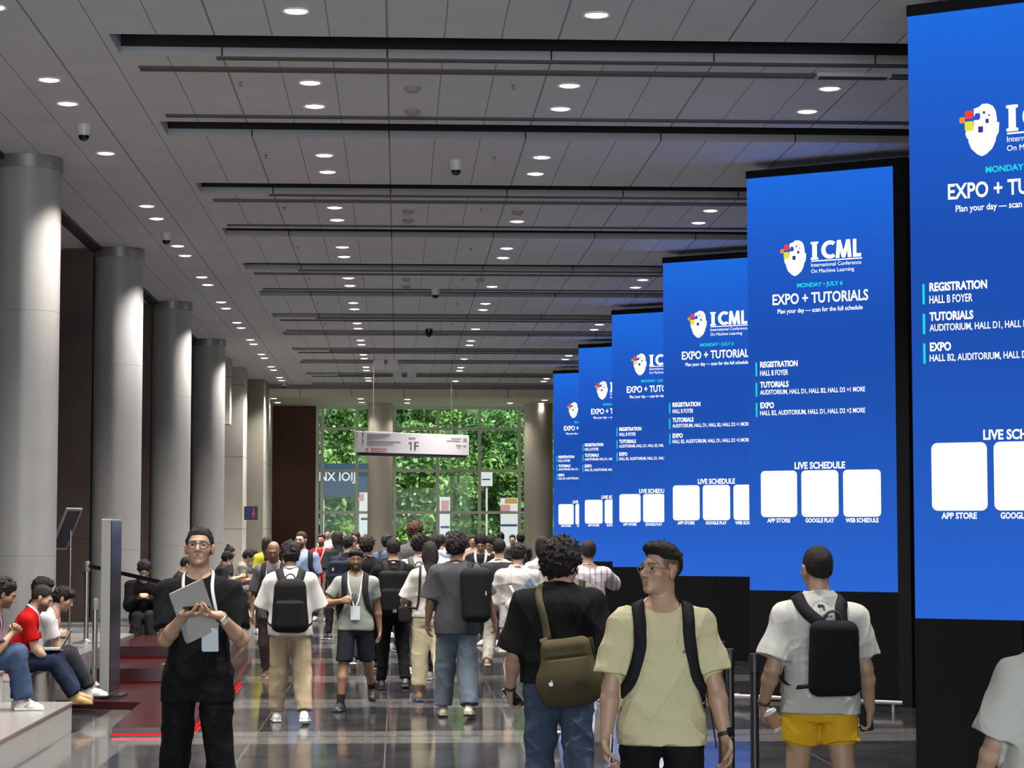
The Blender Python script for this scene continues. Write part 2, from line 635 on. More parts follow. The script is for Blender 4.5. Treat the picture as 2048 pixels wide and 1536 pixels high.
# dome cameras, detectors, sprinklers
M_WHITEP = mat('white_plastic', (0.62, 0.62, 0.62), 0.4)
M_SMOKE = mat('smoked_dome', (0.01, 0.01, 0.012), 0.12)


def dome(px, py, Y, label, black=False):
    p = at_depth(px, py, Y)
    e = empty('dome_camera', (p.x, Y, CZ))
    MB().lathe([(0.075, 0), (0.075, -0.05), (0.06, -0.10), (0.058, -0.11)], 20).build('housing', M_SMOKE if black else M_WHITEP, e, smooth=True)
    MB().lathe([(0.055, -0.11), (0.05, -0.135), (0.035, -0.155), (0.005, -0.165)], 20).build('dome', M_SMOKE, e, smooth=True)
    tag(e, label, 'security camera')


dome(168, 248, 21.05, 'white dome security camera on the ceiling above the nearest column')
dome(912, 308, 22.9, 'white dome security camera in the middle of the near ceiling')
dome(871, 574, 35.2, 'white dome security camera farther along the ceiling')
dome(858, 660, 42.3, 'black dome security camera on the far ceiling', True)
dome(568, 763, 57.9, 'small dome security camera at the far left end of the ceiling')
dome(333, 463, 28.7, 'small dome camera in the row of lamps over the columns')
for i, (px, py) in enumerate(((825, 167), (825, 214), (816, 418), (816, 437), (812, 556), (812, 571), (1035, 418), (960, 556))):
    Y = (CZ - EYE) * 4267 / (1061 - py) * 1.0
    p = at_depth(px, py, Y)
    MBx = MB().lathe([(0.075, 0), (0.075, -0.02), (0.05, -0.045), (0.02, -0.05)], 18)
    o = MBx.build('smoke_detector', mat('detector_grey', (0.30, 0.29, 0.28), 0.5), smooth=True)
    o.location = (p.x, p.y, CZ)
    tag(o, 'round ceiling detector, %s from the camera in the panel strips' % ORD[i], 'smoke detector', 'ceiling detectors')
spr = None
i = 0
for k in range(-1, 7):
    for x in (-1.42, 1.02):
        y = 19.45 + k * PER - 0.5
        if spr is None:
            spr = empty('sprinkler', (x, y, CZ))
            spr.scale = (0.65, 0.65, 0.65)
            MB().lathe([(0.035, 0), (0.03, -0.012), (0.012, -0.015), (0.012, -0.05)], 10).build('stem', M_COLLAR, spr)
            MB().lathe([(0.028, -0.055), (0.028, -0.06)], 10).build('deflector', M_COLLAR, spr)
            o = spr
        else:
            o = dup(spr)
        o.location = (x, y, CZ)
        tag(o, 'tiny fire sprinkler in the %s ceiling strip, %s of centre' % (ORD[k + 1], 'left' if x < 0 else 'right'), 'sprinkler', 'fire sprinklers')

# ---------------------------------------------------------------- hanging signs
M_SIGN = mat('sign_white', (0.46, 0.46, 0.49), 0.35)
M_INK = mat('sign_ink', (0.05, 0.035, 0.07), 0.5)
M_INK2 = mat('sign_ink_grey', (0.20, 0.19, 0.22), 0.5)
M_INKR = mat('sign_ink_red', (0.42, 0.12, 0.12), 0.5)
M_DARKMETAL = mat('dark_metal', (0.03, 0.03, 0.035), 0.4, 0.3)


def text_geo(txt, x0, x1, z0, z1, bold=0.0, squeeze=True, flipx=False):
    """flat letters fitted to the box [x0,x1] x [z0,z1] (x right, z up): returns verts (x, z) and faces"""
    cu = bpy.data.curves.new('t', 'FONT')
    cu.body = txt
    cu.offset = bold
    cu.resolution_u = 3
    ob = bpy.data.objects.new('t', cu)
    COL.objects.link(ob)
    dg = bpy.context.evaluated_depsgraph_get()
    me = bpy.data.meshes.new_from_object(ob.evaluated_get(dg))
    v = np.zeros(len(me.vertices) * 3)
    me.vertices.foreach_get('co', v)
    v = v.reshape(-1, 3)
    fs = [tuple(p.vertices) for p in me.polygons]
    bpy.data.objects.remove(ob)
    bpy.data.curves.remove(cu)
    bpy.data.meshes.remove(me)
    mn, mxx = v.min(0), v.max(0)
    sx = (x1 - x0) / (mxx[0] - mn[0])
    sz = (z1 - z0) / (mxx[1] - mn[1])
    xs = (v[:, 0] - mn[0]) * sx + x0
    if flipx:
        xs = x0 + x1 - xs
    return xs, (v[:, 1] - mn[1]) * sz + z0, fs


def put_text(mb, txt, x0, x1, z0, z1, y, bold=0.0, flipx=False):
    xs, zs, fs = text_geo(txt, x0, x1, z0, z1, bold, flipx=flipx)
    mb.add([(a, y, c_) for a, c_ in zip(xs, zs)], fs)


def flat(mb, poly, y):
    mb.add([(p[0], y, p[1]) for p in poly], [tuple(range(len(poly)))])


def put_rect(mb, x0, x1, z0, z1, y, t=0.004):
    mb.box(x0, x1, y, y + t, z0, z1)


A = Vector((-0.891, 45.0, 0))
B = Vector((1.515, 46.771, 0))
L = (B - A).length
e = empty('hanging_sign', (*((A + B) / 2).xy, 3.43), math.atan2(B.y - A.y, B.x - A.x))
h = L / 2
MB().box(-h, h, -0.06, 0.06, 0.03, 0.475).build('panel', M_SIGN, e, bevel=0.006)
MB().box(-h + 0.06, h - 0.06, -0.05, 0.05, -0.03, 0.03).build('bottom_rail', M_DARKMETAL, e)
rods = MB()
for x in (-h * 0.7, h * 0.7):
    rods.tube([(x, 0, 0.47), (x, 0, CZ - 3.43)], 0.004, 6)
rods.build('hanger', M_COLLAR, e)
yf = -0.064
ink = MB()
flat(ink, [(-0.115, 0.10), (-0.085, 0.10), (-0.085, 0.29), (-0.110, 0.29), (-0.165, 0.255), (-0.165, 0.225), (-0.115, 0.252)], yf)
put_text(ink, 'F', -0.01, 0.11, 0.10, 0.29, yf, 0.012)
ink.build('floor_number', M_INK, e)
g = MB()
for zz, w in ((0.40, 0.60), (0.255, 0.88)):
    put_rect(g, -h + 0.24, -h + 0.24 + w, zz, zz + 0.030, yf)
    put_rect(g, -h + 0.24, -h + 0.24 + w * 0.78, zz - 0.048, zz - 0.028, yf)
    g.prism([(-h + 0.10, zz + 0.03), (-h + 0.16, zz + 0.03), (-h + 0.13, zz + 0.065)], 0, 0.004, Matrix(((1, 0, 0, 0), (0, 0, 1, yf), (0, 1, 0, 0), (0, 0, 0, 1))))
    put_rect(g, -h + 0.122, -h + 0.138, zz - 0.05, zz + 0.03, yf)
put_rect(g, h - 0.50, h - 0.22, 0.37, 0.40, yf)
put_rect(g, h - 0.62, h - 0.26, 0.325, 0.345, yf)
put_rect(g, h - 0.16, h - 0.07, 0.325, 0.40, yf)
put_rect(g, h - 0.36, h - 0.20, 0.225, 0.255, yf)
put_rect(g, h - 0.34, h - 0.24, 0.185, 0.20, yf)
put_rect(g, h - 0.16, h - 0.09, 0.20, 0.25, yf)
put_rect(g, -0.16, 0.02, 0.345, 0.385, yf)
g.build('direction_lines', M_INK2, e)
g = MB()
put_rect(g, -h + 0.34, -h + 0.76, 0.105, 0.13, yf)
put_rect(g, -h + 0.34, -h + 0.72, 0.06, 0.078, yf)
put_rect(g, -h + 0.20, -h + 0.28, 0.07, 0.12, yf)
g.build('red_direction_lines', M_INKR, e)
tag(e, 'long white hanging direction sign reading 1F before the end window', 'sign')

# four small translucent plates hanging under the far ceiling
mt = bpy.data.materials.new('frosted_acrylic')
mt.use_nodes = True
bb = mt.node_tree.nodes['Principled BSDF']
bb.inputs['Base Color'].default_value = (0.72, 0.71, 0.78, 1)
bb.inputs['Alpha'].default_value = 0.75
bb.inputs['Roughness'].default_value = 0.3
for i, (x0, x1, y0, y1, Y) in enumerate(((748, 768, 718, 739, 50.0), (775, 796, 719, 739, 50.0), (786, 804, 735, 754, 51.5), (814, 833, 733, 754, 51.5))):
    a, b2 = at_depth(x0, y1, Y), at_depth(x1, y0, Y)
    e = empty('hanging_plate', ((a.x + b2.x) / 2, Y, a.z))
    hw = (b2.x - a.x) / 2
    MB().box(-hw, hw, -0.012, 0.012, 0, b2.z - a.z).build('plate', mt, e)
    if i == 0:
        MB().box(-hw - 0.02, -hw + 0.03, -0.03, 0.0, 0, b2.z - a.z).build('edge_strip', M_WHITEP, e)
    hr = MB()
    for s_ in (-0.6, 0.6):
        hr.tube([(s_ * hw, 0, b2.z - a.z), (s_ * hw, 0, CZ - a.z)], 0.004, 5)
    hr.build('hanger', M_GRILLE, e)
    tag(e, 'small translucent plate hung from the far ceiling, %s from the left' % ORD[i], 'sign', 'translucent hanging plates')

# restroom sign
e = empty('restroom_sign', (-3.79, 53.0, 2.08))
MB().box(0.0, 0.33, -0.04, 0.04, 0, 0.335).build('panel', mat('sign_navy', (0.012, 0.014, 0.035), 0.4), e)


def figure(mb, x, dress):
    mb.box(x - 0.025, x + 0.025, -0.045, -0.041, 0.24, 0.28)
    if dress:
        mb.prism([(x - 0.02, 0.23), (x + 0.02, 0.23), (x + 0.05, 0.12), (x - 0.05, 0.12)][::-1], 0.041, 0.045, Matrix(((1, 0, 0, 0), (0, 0, -1, 0), (0, 1, 0, 0), (0, 0, 0, 1))))
    else:
        mb.box(x - 0.035, x + 0.035, -0.045, -0.041, 0.13, 0.23)
    mb.box(x - 0.022, x - 0.006, -0.045, -0.041, 0.05, 0.13)
    mb.box(x + 0.006, x + 0.022, -0.045, -0.041, 0.05, 0.13)


q = MB()
figure(q, 0.10, False)
q.build('man_symbol', emis('symbol_blue', srgb(50, 80, 170), 0.6), e)
q = MB()
figure(q, 0.23, True)
q.build('woman_symbol', emis('symbol_pink', srgb(190, 90, 130), 0.6), e)
tag(e, 'small dark restroom sign with blue and pink figures on the limestone pier', 'sign')

# ---------------------------------------------------------------- advertising screens
BW, BH = 1.682, 4.47
ANG = math.radians(-32.7)
ms = bpy.data.materials.new('screen_blue')
ms.use_nodes = True
nt = ms.node_tree
nt.nodes.clear()
tc = nt.nodes.new('ShaderNodeTexCoord')
sep = nt.nodes.new('ShaderNodeSeparateXYZ')
nt.links.new(tc.outputs['Object'], sep.inputs[0])
cr = nt.nodes.new('ShaderNodeValToRGB')
els = cr.color_ramp.elements
els[0].position, els[0].color = 0.0, (*srgb(44, 102, 210), 1)
els[1].position, els[1].color = 1.0, (*srgb(32, 108, 224), 1)
for p_, c_ in ((0.22, (38, 92, 192)), (0.45, (32, 82, 178)), (0.62, (30, 80, 178)), (0.82, (34, 92, 200))):
    x_ = els.new(p_)
    x_.color = (*srgb(*c_), 1)
nz = nt.nodes.new('ShaderNodeTexNoise')
nz.inputs['Scale'].default_value = 0.7
nt.links.new(tc.outputs['Object'], nz.inputs['Vector'])
s1 = axis_math(nt, sep.outputs['Z'], [('DIVIDE', BH)])
s2 = axis_math(nt, nz.outputs['Fac'], [('SUBTRACT', 0.5), ('MULTIPLY', 0.10)])
ad = nt.nodes.new('ShaderNodeMath')
nt.links.new(s1, ad.inputs[0])
nt.links.new(s2, ad.inputs[1])
nt.links.new(ad.outputs[0], cr.inputs[0])
em = nt.nodes.new('ShaderNodeEmission')
em.inputs['Strength'].default_value = 1.0
nt.links.new(cr.outputs[0], em.inputs['Color'])
ou = nt.nodes.new('ShaderNodeOutputMaterial')
nt.links.new(em.outputs[0], ou.inputs[0])
M_BLUE = ms
M_WTXT = emis('screen_white', (1.0, 0.97, 1.0), 1.35)
M_CYAN = emis('screen_cyan', srgb(40, 220, 235), 1.0)
M_BLK = mat('screen_casing', (0.005, 0.005, 0.006), 0.6, spec=0.2)
M_BLK2 = mat('screen_fabric', (0.006, 0.006, 0.007), 0.9, spec=0.1)


# local frame of one screen: x along the panel from its left edge, y = -front, z up from the picture's lower edge
Z = lambda v: BH - v
yl = -0.008
SCREEN = []                                   # (part name, mesh, material)


def piece(name, mt):
    m_ = MB()
    SCREEN.append((name, m_, mt))
    return m_


flat(piece('logo_head', M_WTXT), [(x, Z(v)) for x, v in ((0.535, 0.735), (0.56, 0.715), (0.60, 0.716), (0.638, 0.735), (0.66, 0.775), (0.668, 0.83), (0.668, 0.86), (0.685, 0.86), (0.68, 0.935),
                                    (0.662, 0.965), (0.655, 1.0), (0.63, 1.05), (0.585, 1.088), (0.553, 1.10), (0.52, 1.085), (0.475, 1.04), (0.455, 0.99),
                                    (0.452, 0.965), (0.44, 0.955), (0.432, 0.925), (0.44, 0.89), (0.455, 0.88), (0.495, 0.88), (0.495, 0.83), (0.535, 0.83), (0.535, 0.80), (0.497, 0.80), (0.497, 0.745))][::-1], yl)
q = piece('logo_lettering', M_WTXT)
put_text(q, 'I', 0.755, 0.808, Z(0.931), Z(0.75), yl, 0.03)
for zz in (0.755, 0.925):
    flat(q, rrect(0.737, 0.825, Z(zz + 0.012), Z(zz - 0.012), 0.008), yl)
arc_o = [(0.955 + 0.098 * math.cos(a), 0.838 - 0.098 * math.sin(a)) for a in np.radians(np.linspace(50, 310, 23))]
arc_i = [(0.958 + 0.052 * math.cos(a), 0.838 - 0.056 * math.sin(a)) for a in np.radians(np.linspace(310, 50, 23))]
for i in range(22):
    a_, b_, c_, d_ = arc_o[i], arc_o[i + 1], arc_i[21 - i], arc_i[22 - i]
    flat(q, [(p_[0], Z(p_[1])) for p_ in (a_, b_, c_, d_)], yl)
for poly in (((1.035, 0.934), (1.052, 0.742), (1.098, 0.742), (1.081, 0.934)), ((1.052, 0.742), (1.098, 0.742), (1.132, 0.86), (1.132, 0.934), (1.112, 0.934)),
             ((1.212, 0.742), (1.166, 0.742), (1.132, 0.86), (1.132, 0.934), (1.152, 0.934)), ((1.166, 0.742), (1.212, 0.742), (1.229, 0.934), (1.183, 0.934)),
             ((1.246, 0.742), (1.288, 0.742), (1.288, 0.934), (1.246, 0.934)), ((1.288, 0.896), (1.345, 0.896), (1.345, 0.934), (1.288, 0.934))):
    flat(q, [((p_[0] - 0.845) * 0.922 + 0.845, Z(p_[1])) for p_ in poly], yl)
flat(piece('logo_rule', M_WTXT), rrect(0.741, 1.317, Z(0.957), Z(0.945), 0.004), yl)
put_text(piece('logo_caption_lettering', M_WTXT), 'International Conference', 0.741, 1.305, Z(1.013), Z(0.972), yl, 0.0)
put_text(piece('logo_caption_lettering', M_WTXT), 'On Machine Learning', 0.74, 1.226, Z(1.092), Z(1.038), yl, 0.0)
put_text(piece('date_lettering', M_CYAN), 'MONDAY \u2022 JULY 6', 0.578, 1.095, Z(1.24), Z(1.178), yl, 0.03)
put_text(piece('headline_lettering', M_WTXT), 'EXPO + TUTORIALS', 0.293, 1.379, Z(1.403), Z(1.285), yl, 0.02)
put_text(piece('note_lettering', M_WTXT), 'Plan your day \u2014 scan for the full schedule', 0.35, 1.316, Z(1.512), Z(1.448), yl, 0.012)
for txt, x0, x1, v in (('REGISTRATION', 0.142, 0.576, 2.04), ('TUTORIALS', 0.14, 0.47, 2.258), ('EXPO', 0.14, 0.30, 2.482)):
    put_text(piece('list_heading_lettering', M_WTXT), txt, x0, x1, Z(v + 0.033), Z(v - 0.033), yl, 0.035)
for txt, x0, x1, v in (('HALL B FOYER', 0.141, 0.466, 2.132), ('AUDITORIUM, HALL D1, HALL B2, HALL D2 +1 MORE', 0.139, 1.333, 2.345),
                       ('HALL B2, AUDITORIUM, HALL D1, HALL D2 +2 MORE', 0.137, 1.331, 2.568)):
    put_text(piece('list_lettering', M_WTXT), txt, x0, x1, Z(v + 0.03), Z(v - 0.03), yl, 0.012)
for v in (2.014, 2.234, 2.453):
    flat(piece('cyan_bar', M_CYAN), rrect(0.088, 0.106, Z(v + 0.152), Z(v), 0.006), yl)
put_text(piece('schedule_lettering', M_WTXT), 'LIVE SCHEDULE', 0.531, 1.101, Z(3.175), Z(3.10), yl, 0.03)
for txt, x0, x1 in (('APP STORE', 0.21, 0.475), ('GOOGLE PLAY', 0.65, 0.972), ('WEB SCHEDULE', 1.101, 1.465)):
    put_text(piece('card_lettering', M_WTXT), txt, x0, x1, Z(3.745), Z(3.698), yl, 0.03)
for x0, x1 in ((0.140, 0.556), (0.606, 1.024), (1.077, 1.494)):
    flat(piece('white_card', M_WTXT), rrect(x0, x1, Z(3.685), Z(3.19), 0.045), yl)
M_DOTS = [emis('dot_%s' % n_, srgb(*c_), 1.0) for n_, c_ in (('red', (240, 70, 60)), ('orange', (250, 140, 60)), ('yellow', (235, 230, 60)), ('blue', (50, 80, 215)), ('gap', (45, 60, 150)))]

for nm_, mt_, (x0, x1, v0, v1) in zip(('logo_square',) * 4, M_DOTS, ((0.43, 0.49, 0.755, 0.815), (0.388, 0.43, 0.80, 0.845), (0.428, 0.492, 0.835, 0.905), (0.503, 0.545, 0.78, 0.828))):
    flat(piece(nm_, mt_), rrect(x0, x1, Z(v1), Z(v0), 0.012), yl - 0.002)
q = piece('logo_gaps', M_DOTS[4])
for x0, x1, v0, v1 in ((0.528, 0.565, 0.88, 0.925), (0.584, 0.608, 0.828, 0.86), (0.565, 0.583, 0.77, 0.79), (0.605, 0.618, 0.795, 0.808)):
    flat(q, rrect(x0, x1, Z(v1), Z(v0), 0.003), yl - 0.002)

scr = empty('advertising_screen', (0, 0, 0), ANG)
ZB = 5.649 - BH
MB().box(0.0, BW + 0.14, 0.006, 0.45, 0, CZ - 0.09).build('casing', M_BLK, scr)
MB().box(0.0, BW + 0.14, -0.03, 0.005, 5.649, CZ - 0.09).build('top_band', M_BLK, scr)
MB().box(BW, BW + 0.14, -0.05, 0.005, 0, 5.649).build('side_post', M_BLK, scr)
lw = MB()
lw.box(0.0, 0.80, -0.02, 0.004, 0.0, ZB)
lw.box(0.806, BW, -0.02, 0.004, 0.0, ZB)
lw.build('lower_panel', M_BLK2, scr)
disp = MB().box(0, BW, -0.004, 0.005, 0, BH).build('display', M_BLUE, scr)
disp.location = (0, 0, ZB)
for nm_, m_, mt_ in SCREEN:
    m_.build(nm_, mt_, disp)
SPOS = [15.54, 22.92, 30.31, 37.67, 44.66, 52.02]
for i, y in enumerate(SPOS):
    o = scr if i == 0 else dup(scr)
    o.location = (3.79, y, 0)
    tag(o, ['tall blue screen cut by the right edge of the photo, nearest of the row', 'second tall blue screen, behind the person in yellow shorts', 'third tall blue screen, behind the man in a cream tee',
            'fourth tall blue screen from the camera', 'fifth tall blue screen, next to last of the row', 'farthest tall blue screen beside the end window'][i], 'screen', 'row of tall blue conference screens')

# low rail before the second screen
M_STEEL = mat('brushed_steel', (0.55, 0.54, 0.53), 0.35, 0.8)
e = empty('guard_rail', (3.5, 22.3, 0))
q = MB()
Dv = Vector((math.cos(ANG), math.sin(ANG), 0))
q.tube([Vector((0.08, 0.16, 0.095)), Vector((0.0, 0.08, 0.095)), Vector((0.0, 0, 0.095)), Vector((0, 0, 0.095)) + Dv * 0.12, Vector((0, 0, 0.095)) + Dv * 1.85], 0.022, 8)
q.build('rail', M_STEEL, e, smooth=True)
for t_ in (0.25, 1.05, 1.75):
    p = Dv * t_
    MB().tube([(p.x, p.y, 0), (p.x, p.y, 0.08)], 0.018, 8).build('post', M_STEEL, e)
tag(e, 'low steel guard rail along the foot of the second screen', 'rail')

# ---------------------------------------------------------------- barriers and stands
M_POST = mat('black_post', (0.012, 0.012, 0.014), 0.35)
M_CHROME = mat('steel_post', (0.50, 0.50, 0.50), 0.25, 0.9)


def stanchion(x, y, z0, label, m, h=0.98):
    e = empty('barrier_post', (x, y, z0))
    MB().lathe([(0.17, 0), (0.17, 0.012), (0.05, 0.03), (0.03, 0.05)], 24).build('base', m, e, smooth=True)
    MB().lathe([(0.030, 0.03), (0.030, h - 0.12)], 16).build('pole', m, e, smooth=True)
    MB().lathe([(0.038, h - 0.13), (0.038, h - 0.02), (0.03, h)], 16).build('belt_head', M_POST if m is M_POST else M_COLLAR, e, smooth=True)
    tag(e, label, 'barrier post')
    return e


p = at_depth(1508, 1300, 14.6)
stanchion(p.x, 14.6, 0, 'matt black barrier post standing right of the man in a cream tee', M_POST)
stanchion(p.x + 0.02, 16.2, 0, 'second black barrier post half hidden behind the nearer black one', M_POST)
p = at_depth(1460, 1300, 15.9)
stanchion(p.x, 15.9, 0, 'black barrier post behind the left arm of the man in a cream tee', M_POST, 0.94)
stanchion(-3.40, 24.35, 0.08, 'short steel barrier post on the red stage', M_CHROME)
stanchion(-3.88, 27.0, 0.42, 'steel barrier post holding the belt in the recess', M_CHROME, 1.02)
stanchion(-2.60, 25.3, 0.25, 'steel barrier post behind the man holding a laptop', M_CHROME, 0.98)
q = MB()
a, b2 = Vector((-3.85, 26.97, 1.38)), Vector((-2.63, 25.33, 1.18))
d = (b2 - a).normalized()
q.add([a + Vector((0, 0, -0.025)), b2 + Vector((0, 0, -0.025)), b2 + Vector((0, 0, 0.025)), a + Vector((0, 0, 0.025)),
       a + Vector((0.004, 0.004, -0.025)), b2 + Vector((0.004, 0.004, -0.025)), b2 + Vector((0.004, 0.004, 0.025)), a + Vector((0.004, 0.004, 0.025))],
      [(0, 1, 2, 3), (7, 6, 5, 4), (0, 4, 5, 1), (1, 5, 6, 2), (2, 6, 7, 3), (3, 7, 4, 0)])
o = q.build('barrier_belt', M_POST)
tag(o, 'black retractable belt stretched between the steel posts', 'barrier belt')

# slim information display
e = empty('information_display', (-3.02, 22.75, 0.08), math.radians(87))
H_ = 1.86
MB().box(-0.30, 0.30, -0.05, 0.05, 0.03, H_).build('casing', mat('display_grey', (0.27, 0.28, 0.27), 0.4, 0.2), e, bevel=0.008)
MB().box(-0.285, 0.285, -0.058, -0.05, 0.06, H_ - 0.02).build('glass_front', mat('display_glass', (0.015, 0.016, 0.02), 0.18, spec=0.25), e)
MB().box(-0.20, 0.20, -0.16, 0.20, 0.0, 0.03).build('foot', M_POST, e)
tag(e, 'tall slim grey information display seen nearly edge on', 'display')

# tablet sign stand
e = empty('sign_stand', (-3.92, 25.9, 0.42))
MB().lathe([(0.16, 0), (0.16, 0.012), (0.03, 0.03)], 24).build('base', M_CHROME, e, smooth=True)
MB().lathe([(0.014, 0.02), (0.014, 1.40)], 10).build('pole', M_CHROME, e, smooth=True)
Mx = Matrix.Translation((-0.05, -0.02, 1.42)) @ Matrix.Rotation(math.radians(-24), 4, 'Z') @ Matrix.Rotation(math.radians(-66), 4, 'Y')
MB().box(-0.27, 0.27, -0.17, 0.17, -0.010, 0.010, Mx).build('frame', mat('frame_silver', (0.42, 0.42, 0.45), 0.3, 0.3), e)
MB().box(-0.24, 0.24, -0.14, 0.14, -0.014, 0.014, Mx).build('sign_sheet', mat('sheet_dark', (0.03, 0.03, 0.04), 0.3), e)
tag(e, 'tilted dark sign board on a thin pole beside the nearest column', 'sign stand')

# ---------------------------------------------------------------- outside the end window
MB().box(-40, 40, 66, 86, -0.2, -0.02).build('ground_outside', mat('paving', (0.30, 0.30, 0.28), 0.8), kind='structure')
M_LEAFS = []
for i, c_ in enumerate(((0.15, 0.29, 0.07), (0.10, 0.22, 0.06), (0.20, 0.35, 0.09))):
    M_LEAFS.append(mat('leaf_%d' % i, c_, 0.5, vary=0.4, vscale=1.5))
M_BARK = mat('bark', (0.09, 0.07, 0.05), 0.9)


def tree(x, y, h, r, seed, label, mi):
    R = np.random.RandomState(seed)
    e = empty('tree', (x, y, 0))
    tr = MB()
    tr.tube([(0, 0, 0), (0.05, 0.05, h * 0.3), (-0.05, 0, h * 0.62)], [0.16, 0.12, 0.06], 9)
    for i in range(6):
        a = R.rand() * 6.28
        z = h * (0.25 + 0.06 * i)
        tr.tube([(0, 0, z), (math.cos(a) * r * 0.4, math.sin(a) * r * 0.4, z + 0.7), (math.cos(a) * r * 0.7, math.sin(a) * r * 0.7, z + 1.3)], [0.06, 0.04, 0.02], 6)
    tr.build('trunk', M_BARK, e, smooth=True)
    n_c = 46
    cs = R.randn(n_c, 3)
    cs /= np.linalg.norm(cs, axis=1)[:, None]
    cs *= (R.rand(n_c, 1) ** 0.4) * np.array([r * 0.80, r * 0.80, h * 0.46])
    cs[:, 2] += h * 0.53
    N = 8500
    ci = R.randint(0, n_c, N)
    off = np.clip(R.randn(N, 3), -1.6, 1.6) * 0.27 * np.array([1, 1, 0.75])
    c0 = cs[ci] + off
    c0[:, 2] = np.maximum(c0[:, 2], 0.15)
    d1 = R.randn(N, 3)
    d1 /= np.linalg.norm(d1, axis=1)[:, None]
    d2 = np.cross(d1, R.randn(N, 3))
    d2 /= np.linalg.norm(d2, axis=1)[:, None]
    s_ = (0.07 + 0.07 * R.rand(N))[:, None]
    v = np.stack([c0 - d1 * s_, c0 + d2 * s_ * 0.5, c0 + d1 * s_, c0 - d2 * s_ * 0.5], 1).reshape(-1, 3)
    me = bpy.data.meshes.new('foliage')
    me.from_pydata(v.tolist(), [], np.arange(N * 4).reshape(-1, 4).tolist())
    for k_ in range(3):
        me.materials.append(M_LEAFS[(mi + k_) % 3])
    me.polygons.foreach_set('material_index', (R.rand(n_c)[ci] * 2.6).astype(int))
    link('foliage', me, e)
    tag(e, label, 'tree', 'trees outside the end window')


for i, (x, y, h, r, mi, lb) in enumerate(((-2.3, 69.6, 6.4, 1.25, 0, 'bright leafy tree outside the left end of the window'), (0.5, 69.9, 5.4, 1.25, 2, 'pale green tree outside the window right of the middle column'),
                                          (3.4, 69.8, 6.8, 1.3, 1, 'deep green tree outside the right part of the window'), (-4.6, 76.6, 9.0, 2.1, 1, 'tall dark tree behind the left leafy tree outside'),
                                          (-0.2, 76.9, 9.6, 2.1, 0, 'tall dense tree filling the middle of the window'), (4.3, 76.7, 9.4, 2.1, 1, 'tall tree behind the deep green one on the right'),
                                          (8.6, 76.6, 9.0, 2.0, 2, 'farthest right tree outside the end window'), (-2.5, 82.0, 12.5, 2.3, 1, 'tallest tree far behind the left window panes'),
                                          (2.2, 82.2, 12.0, 2.3, 0, 'tallest tree far behind the hanging sign'), (6.9, 82.0, 12.4, 2.3, 1, 'tallest tree far behind the right window column'))):
    tree(x, y, h, r, 20 + i, lb, mi)

R = np.random.RandomState(3)
for i in range(7):
    x0, y0 = -6.5 + i * 2.2, 72.9
    N = 3200
    c0 = np.clip(R.randn(N, 3), -1.7, 1.7) * np.array([0.52, 0.42, 0.55]) + np.array([0, 0, 1.05])
    c0[:, 2] = np.abs(c0[:, 2])
    d1 = R.randn(N, 3)
    d1 /= np.linalg.norm(d1, axis=1)[:, None]
    d2 = np.cross(d1, R.randn(N, 3))
    d2 /= np.linalg.norm(d2, axis=1)[:, None]
    s_ = (0.07 + 0.06 * R.rand(N))[:, None]
    v = np.stack([c0 - d1 * s_, c0 + d2 * s_ * 0.5, c0 + d1 * s_, c0 - d2 * s_ * 0.5], 1).reshape(-1, 3)
    me = bpy.data.meshes.new('foliage')
    me.from_pydata(v.tolist(), [], np.arange(N * 4).reshape(-1, 4).tolist())
    me.materials.append(M_LEAFS[i % 3])
    e = empty('shrub', (x0, y0, 0))
    link('foliage', me, e)
    tag(e, 'rounded green shrub low outside the end window, %s from the left' % ORD[i], 'shrub', 'shrubs outside the end window')

MB().add([(-40, 86, -0.02), (40, 86, -0.02), (40, 104, 14), (-40, 104, 14)], [(0, 1, 2, 3)]).build('hill_outside', mat('wooded_slope', (0.04, 0.085, 0.025), 0.9, vary=0.8, vscale=2.5), kind='structure')
# glowing sheets outside that imitate reflections in the end window's glass
M_BAN = emis('reflection_white', (0.95, 0.88, 0.95), 0.95)
M_REFL_PINK = emis('reflection_pink', (0.85, 0.42, 0.45), 0.8)
M_REFL_ORANGE = emis('reflection_orange', (0.85, 0.42, 0.12), 0.8)
M_REFL_NAVY = mat('reflection_navy', (0.02, 0.05, 0.11), 0.5)


def reflection(px0, px1, py0, py1, Y, label, extra):
    a, b_ = at_depth(px0, py1, Y), at_depth(px1, py0, Y)
    hw, hh = (b_.x - a.x) / 2, b_.z - a.z
    e = empty('glass_reflection', ((a.x + b_.x) / 2, Y, a.z))
    MB().box(-hw, hw, -0.02, 0.02, 0, hh).build('cloth', M_BAN, e)  # emissive sheet in place of a bright patch mirrored by the pane
    MB().box(-0.03, 0.03, 0.02, 0.08, -a.z, hh).build('added_post', M_GRILLE, e)
    for nm, mt_, x0, x1, z0, z1 in extra:
        MB().box(-hw + 2 * hw * x0, -hw + 2 * hw * x1, -0.03, -0.021, hh * z0, hh * z1).build(nm, mt_, e)
    tag(e, label, 'reflection', 'imitation reflections outside the window')


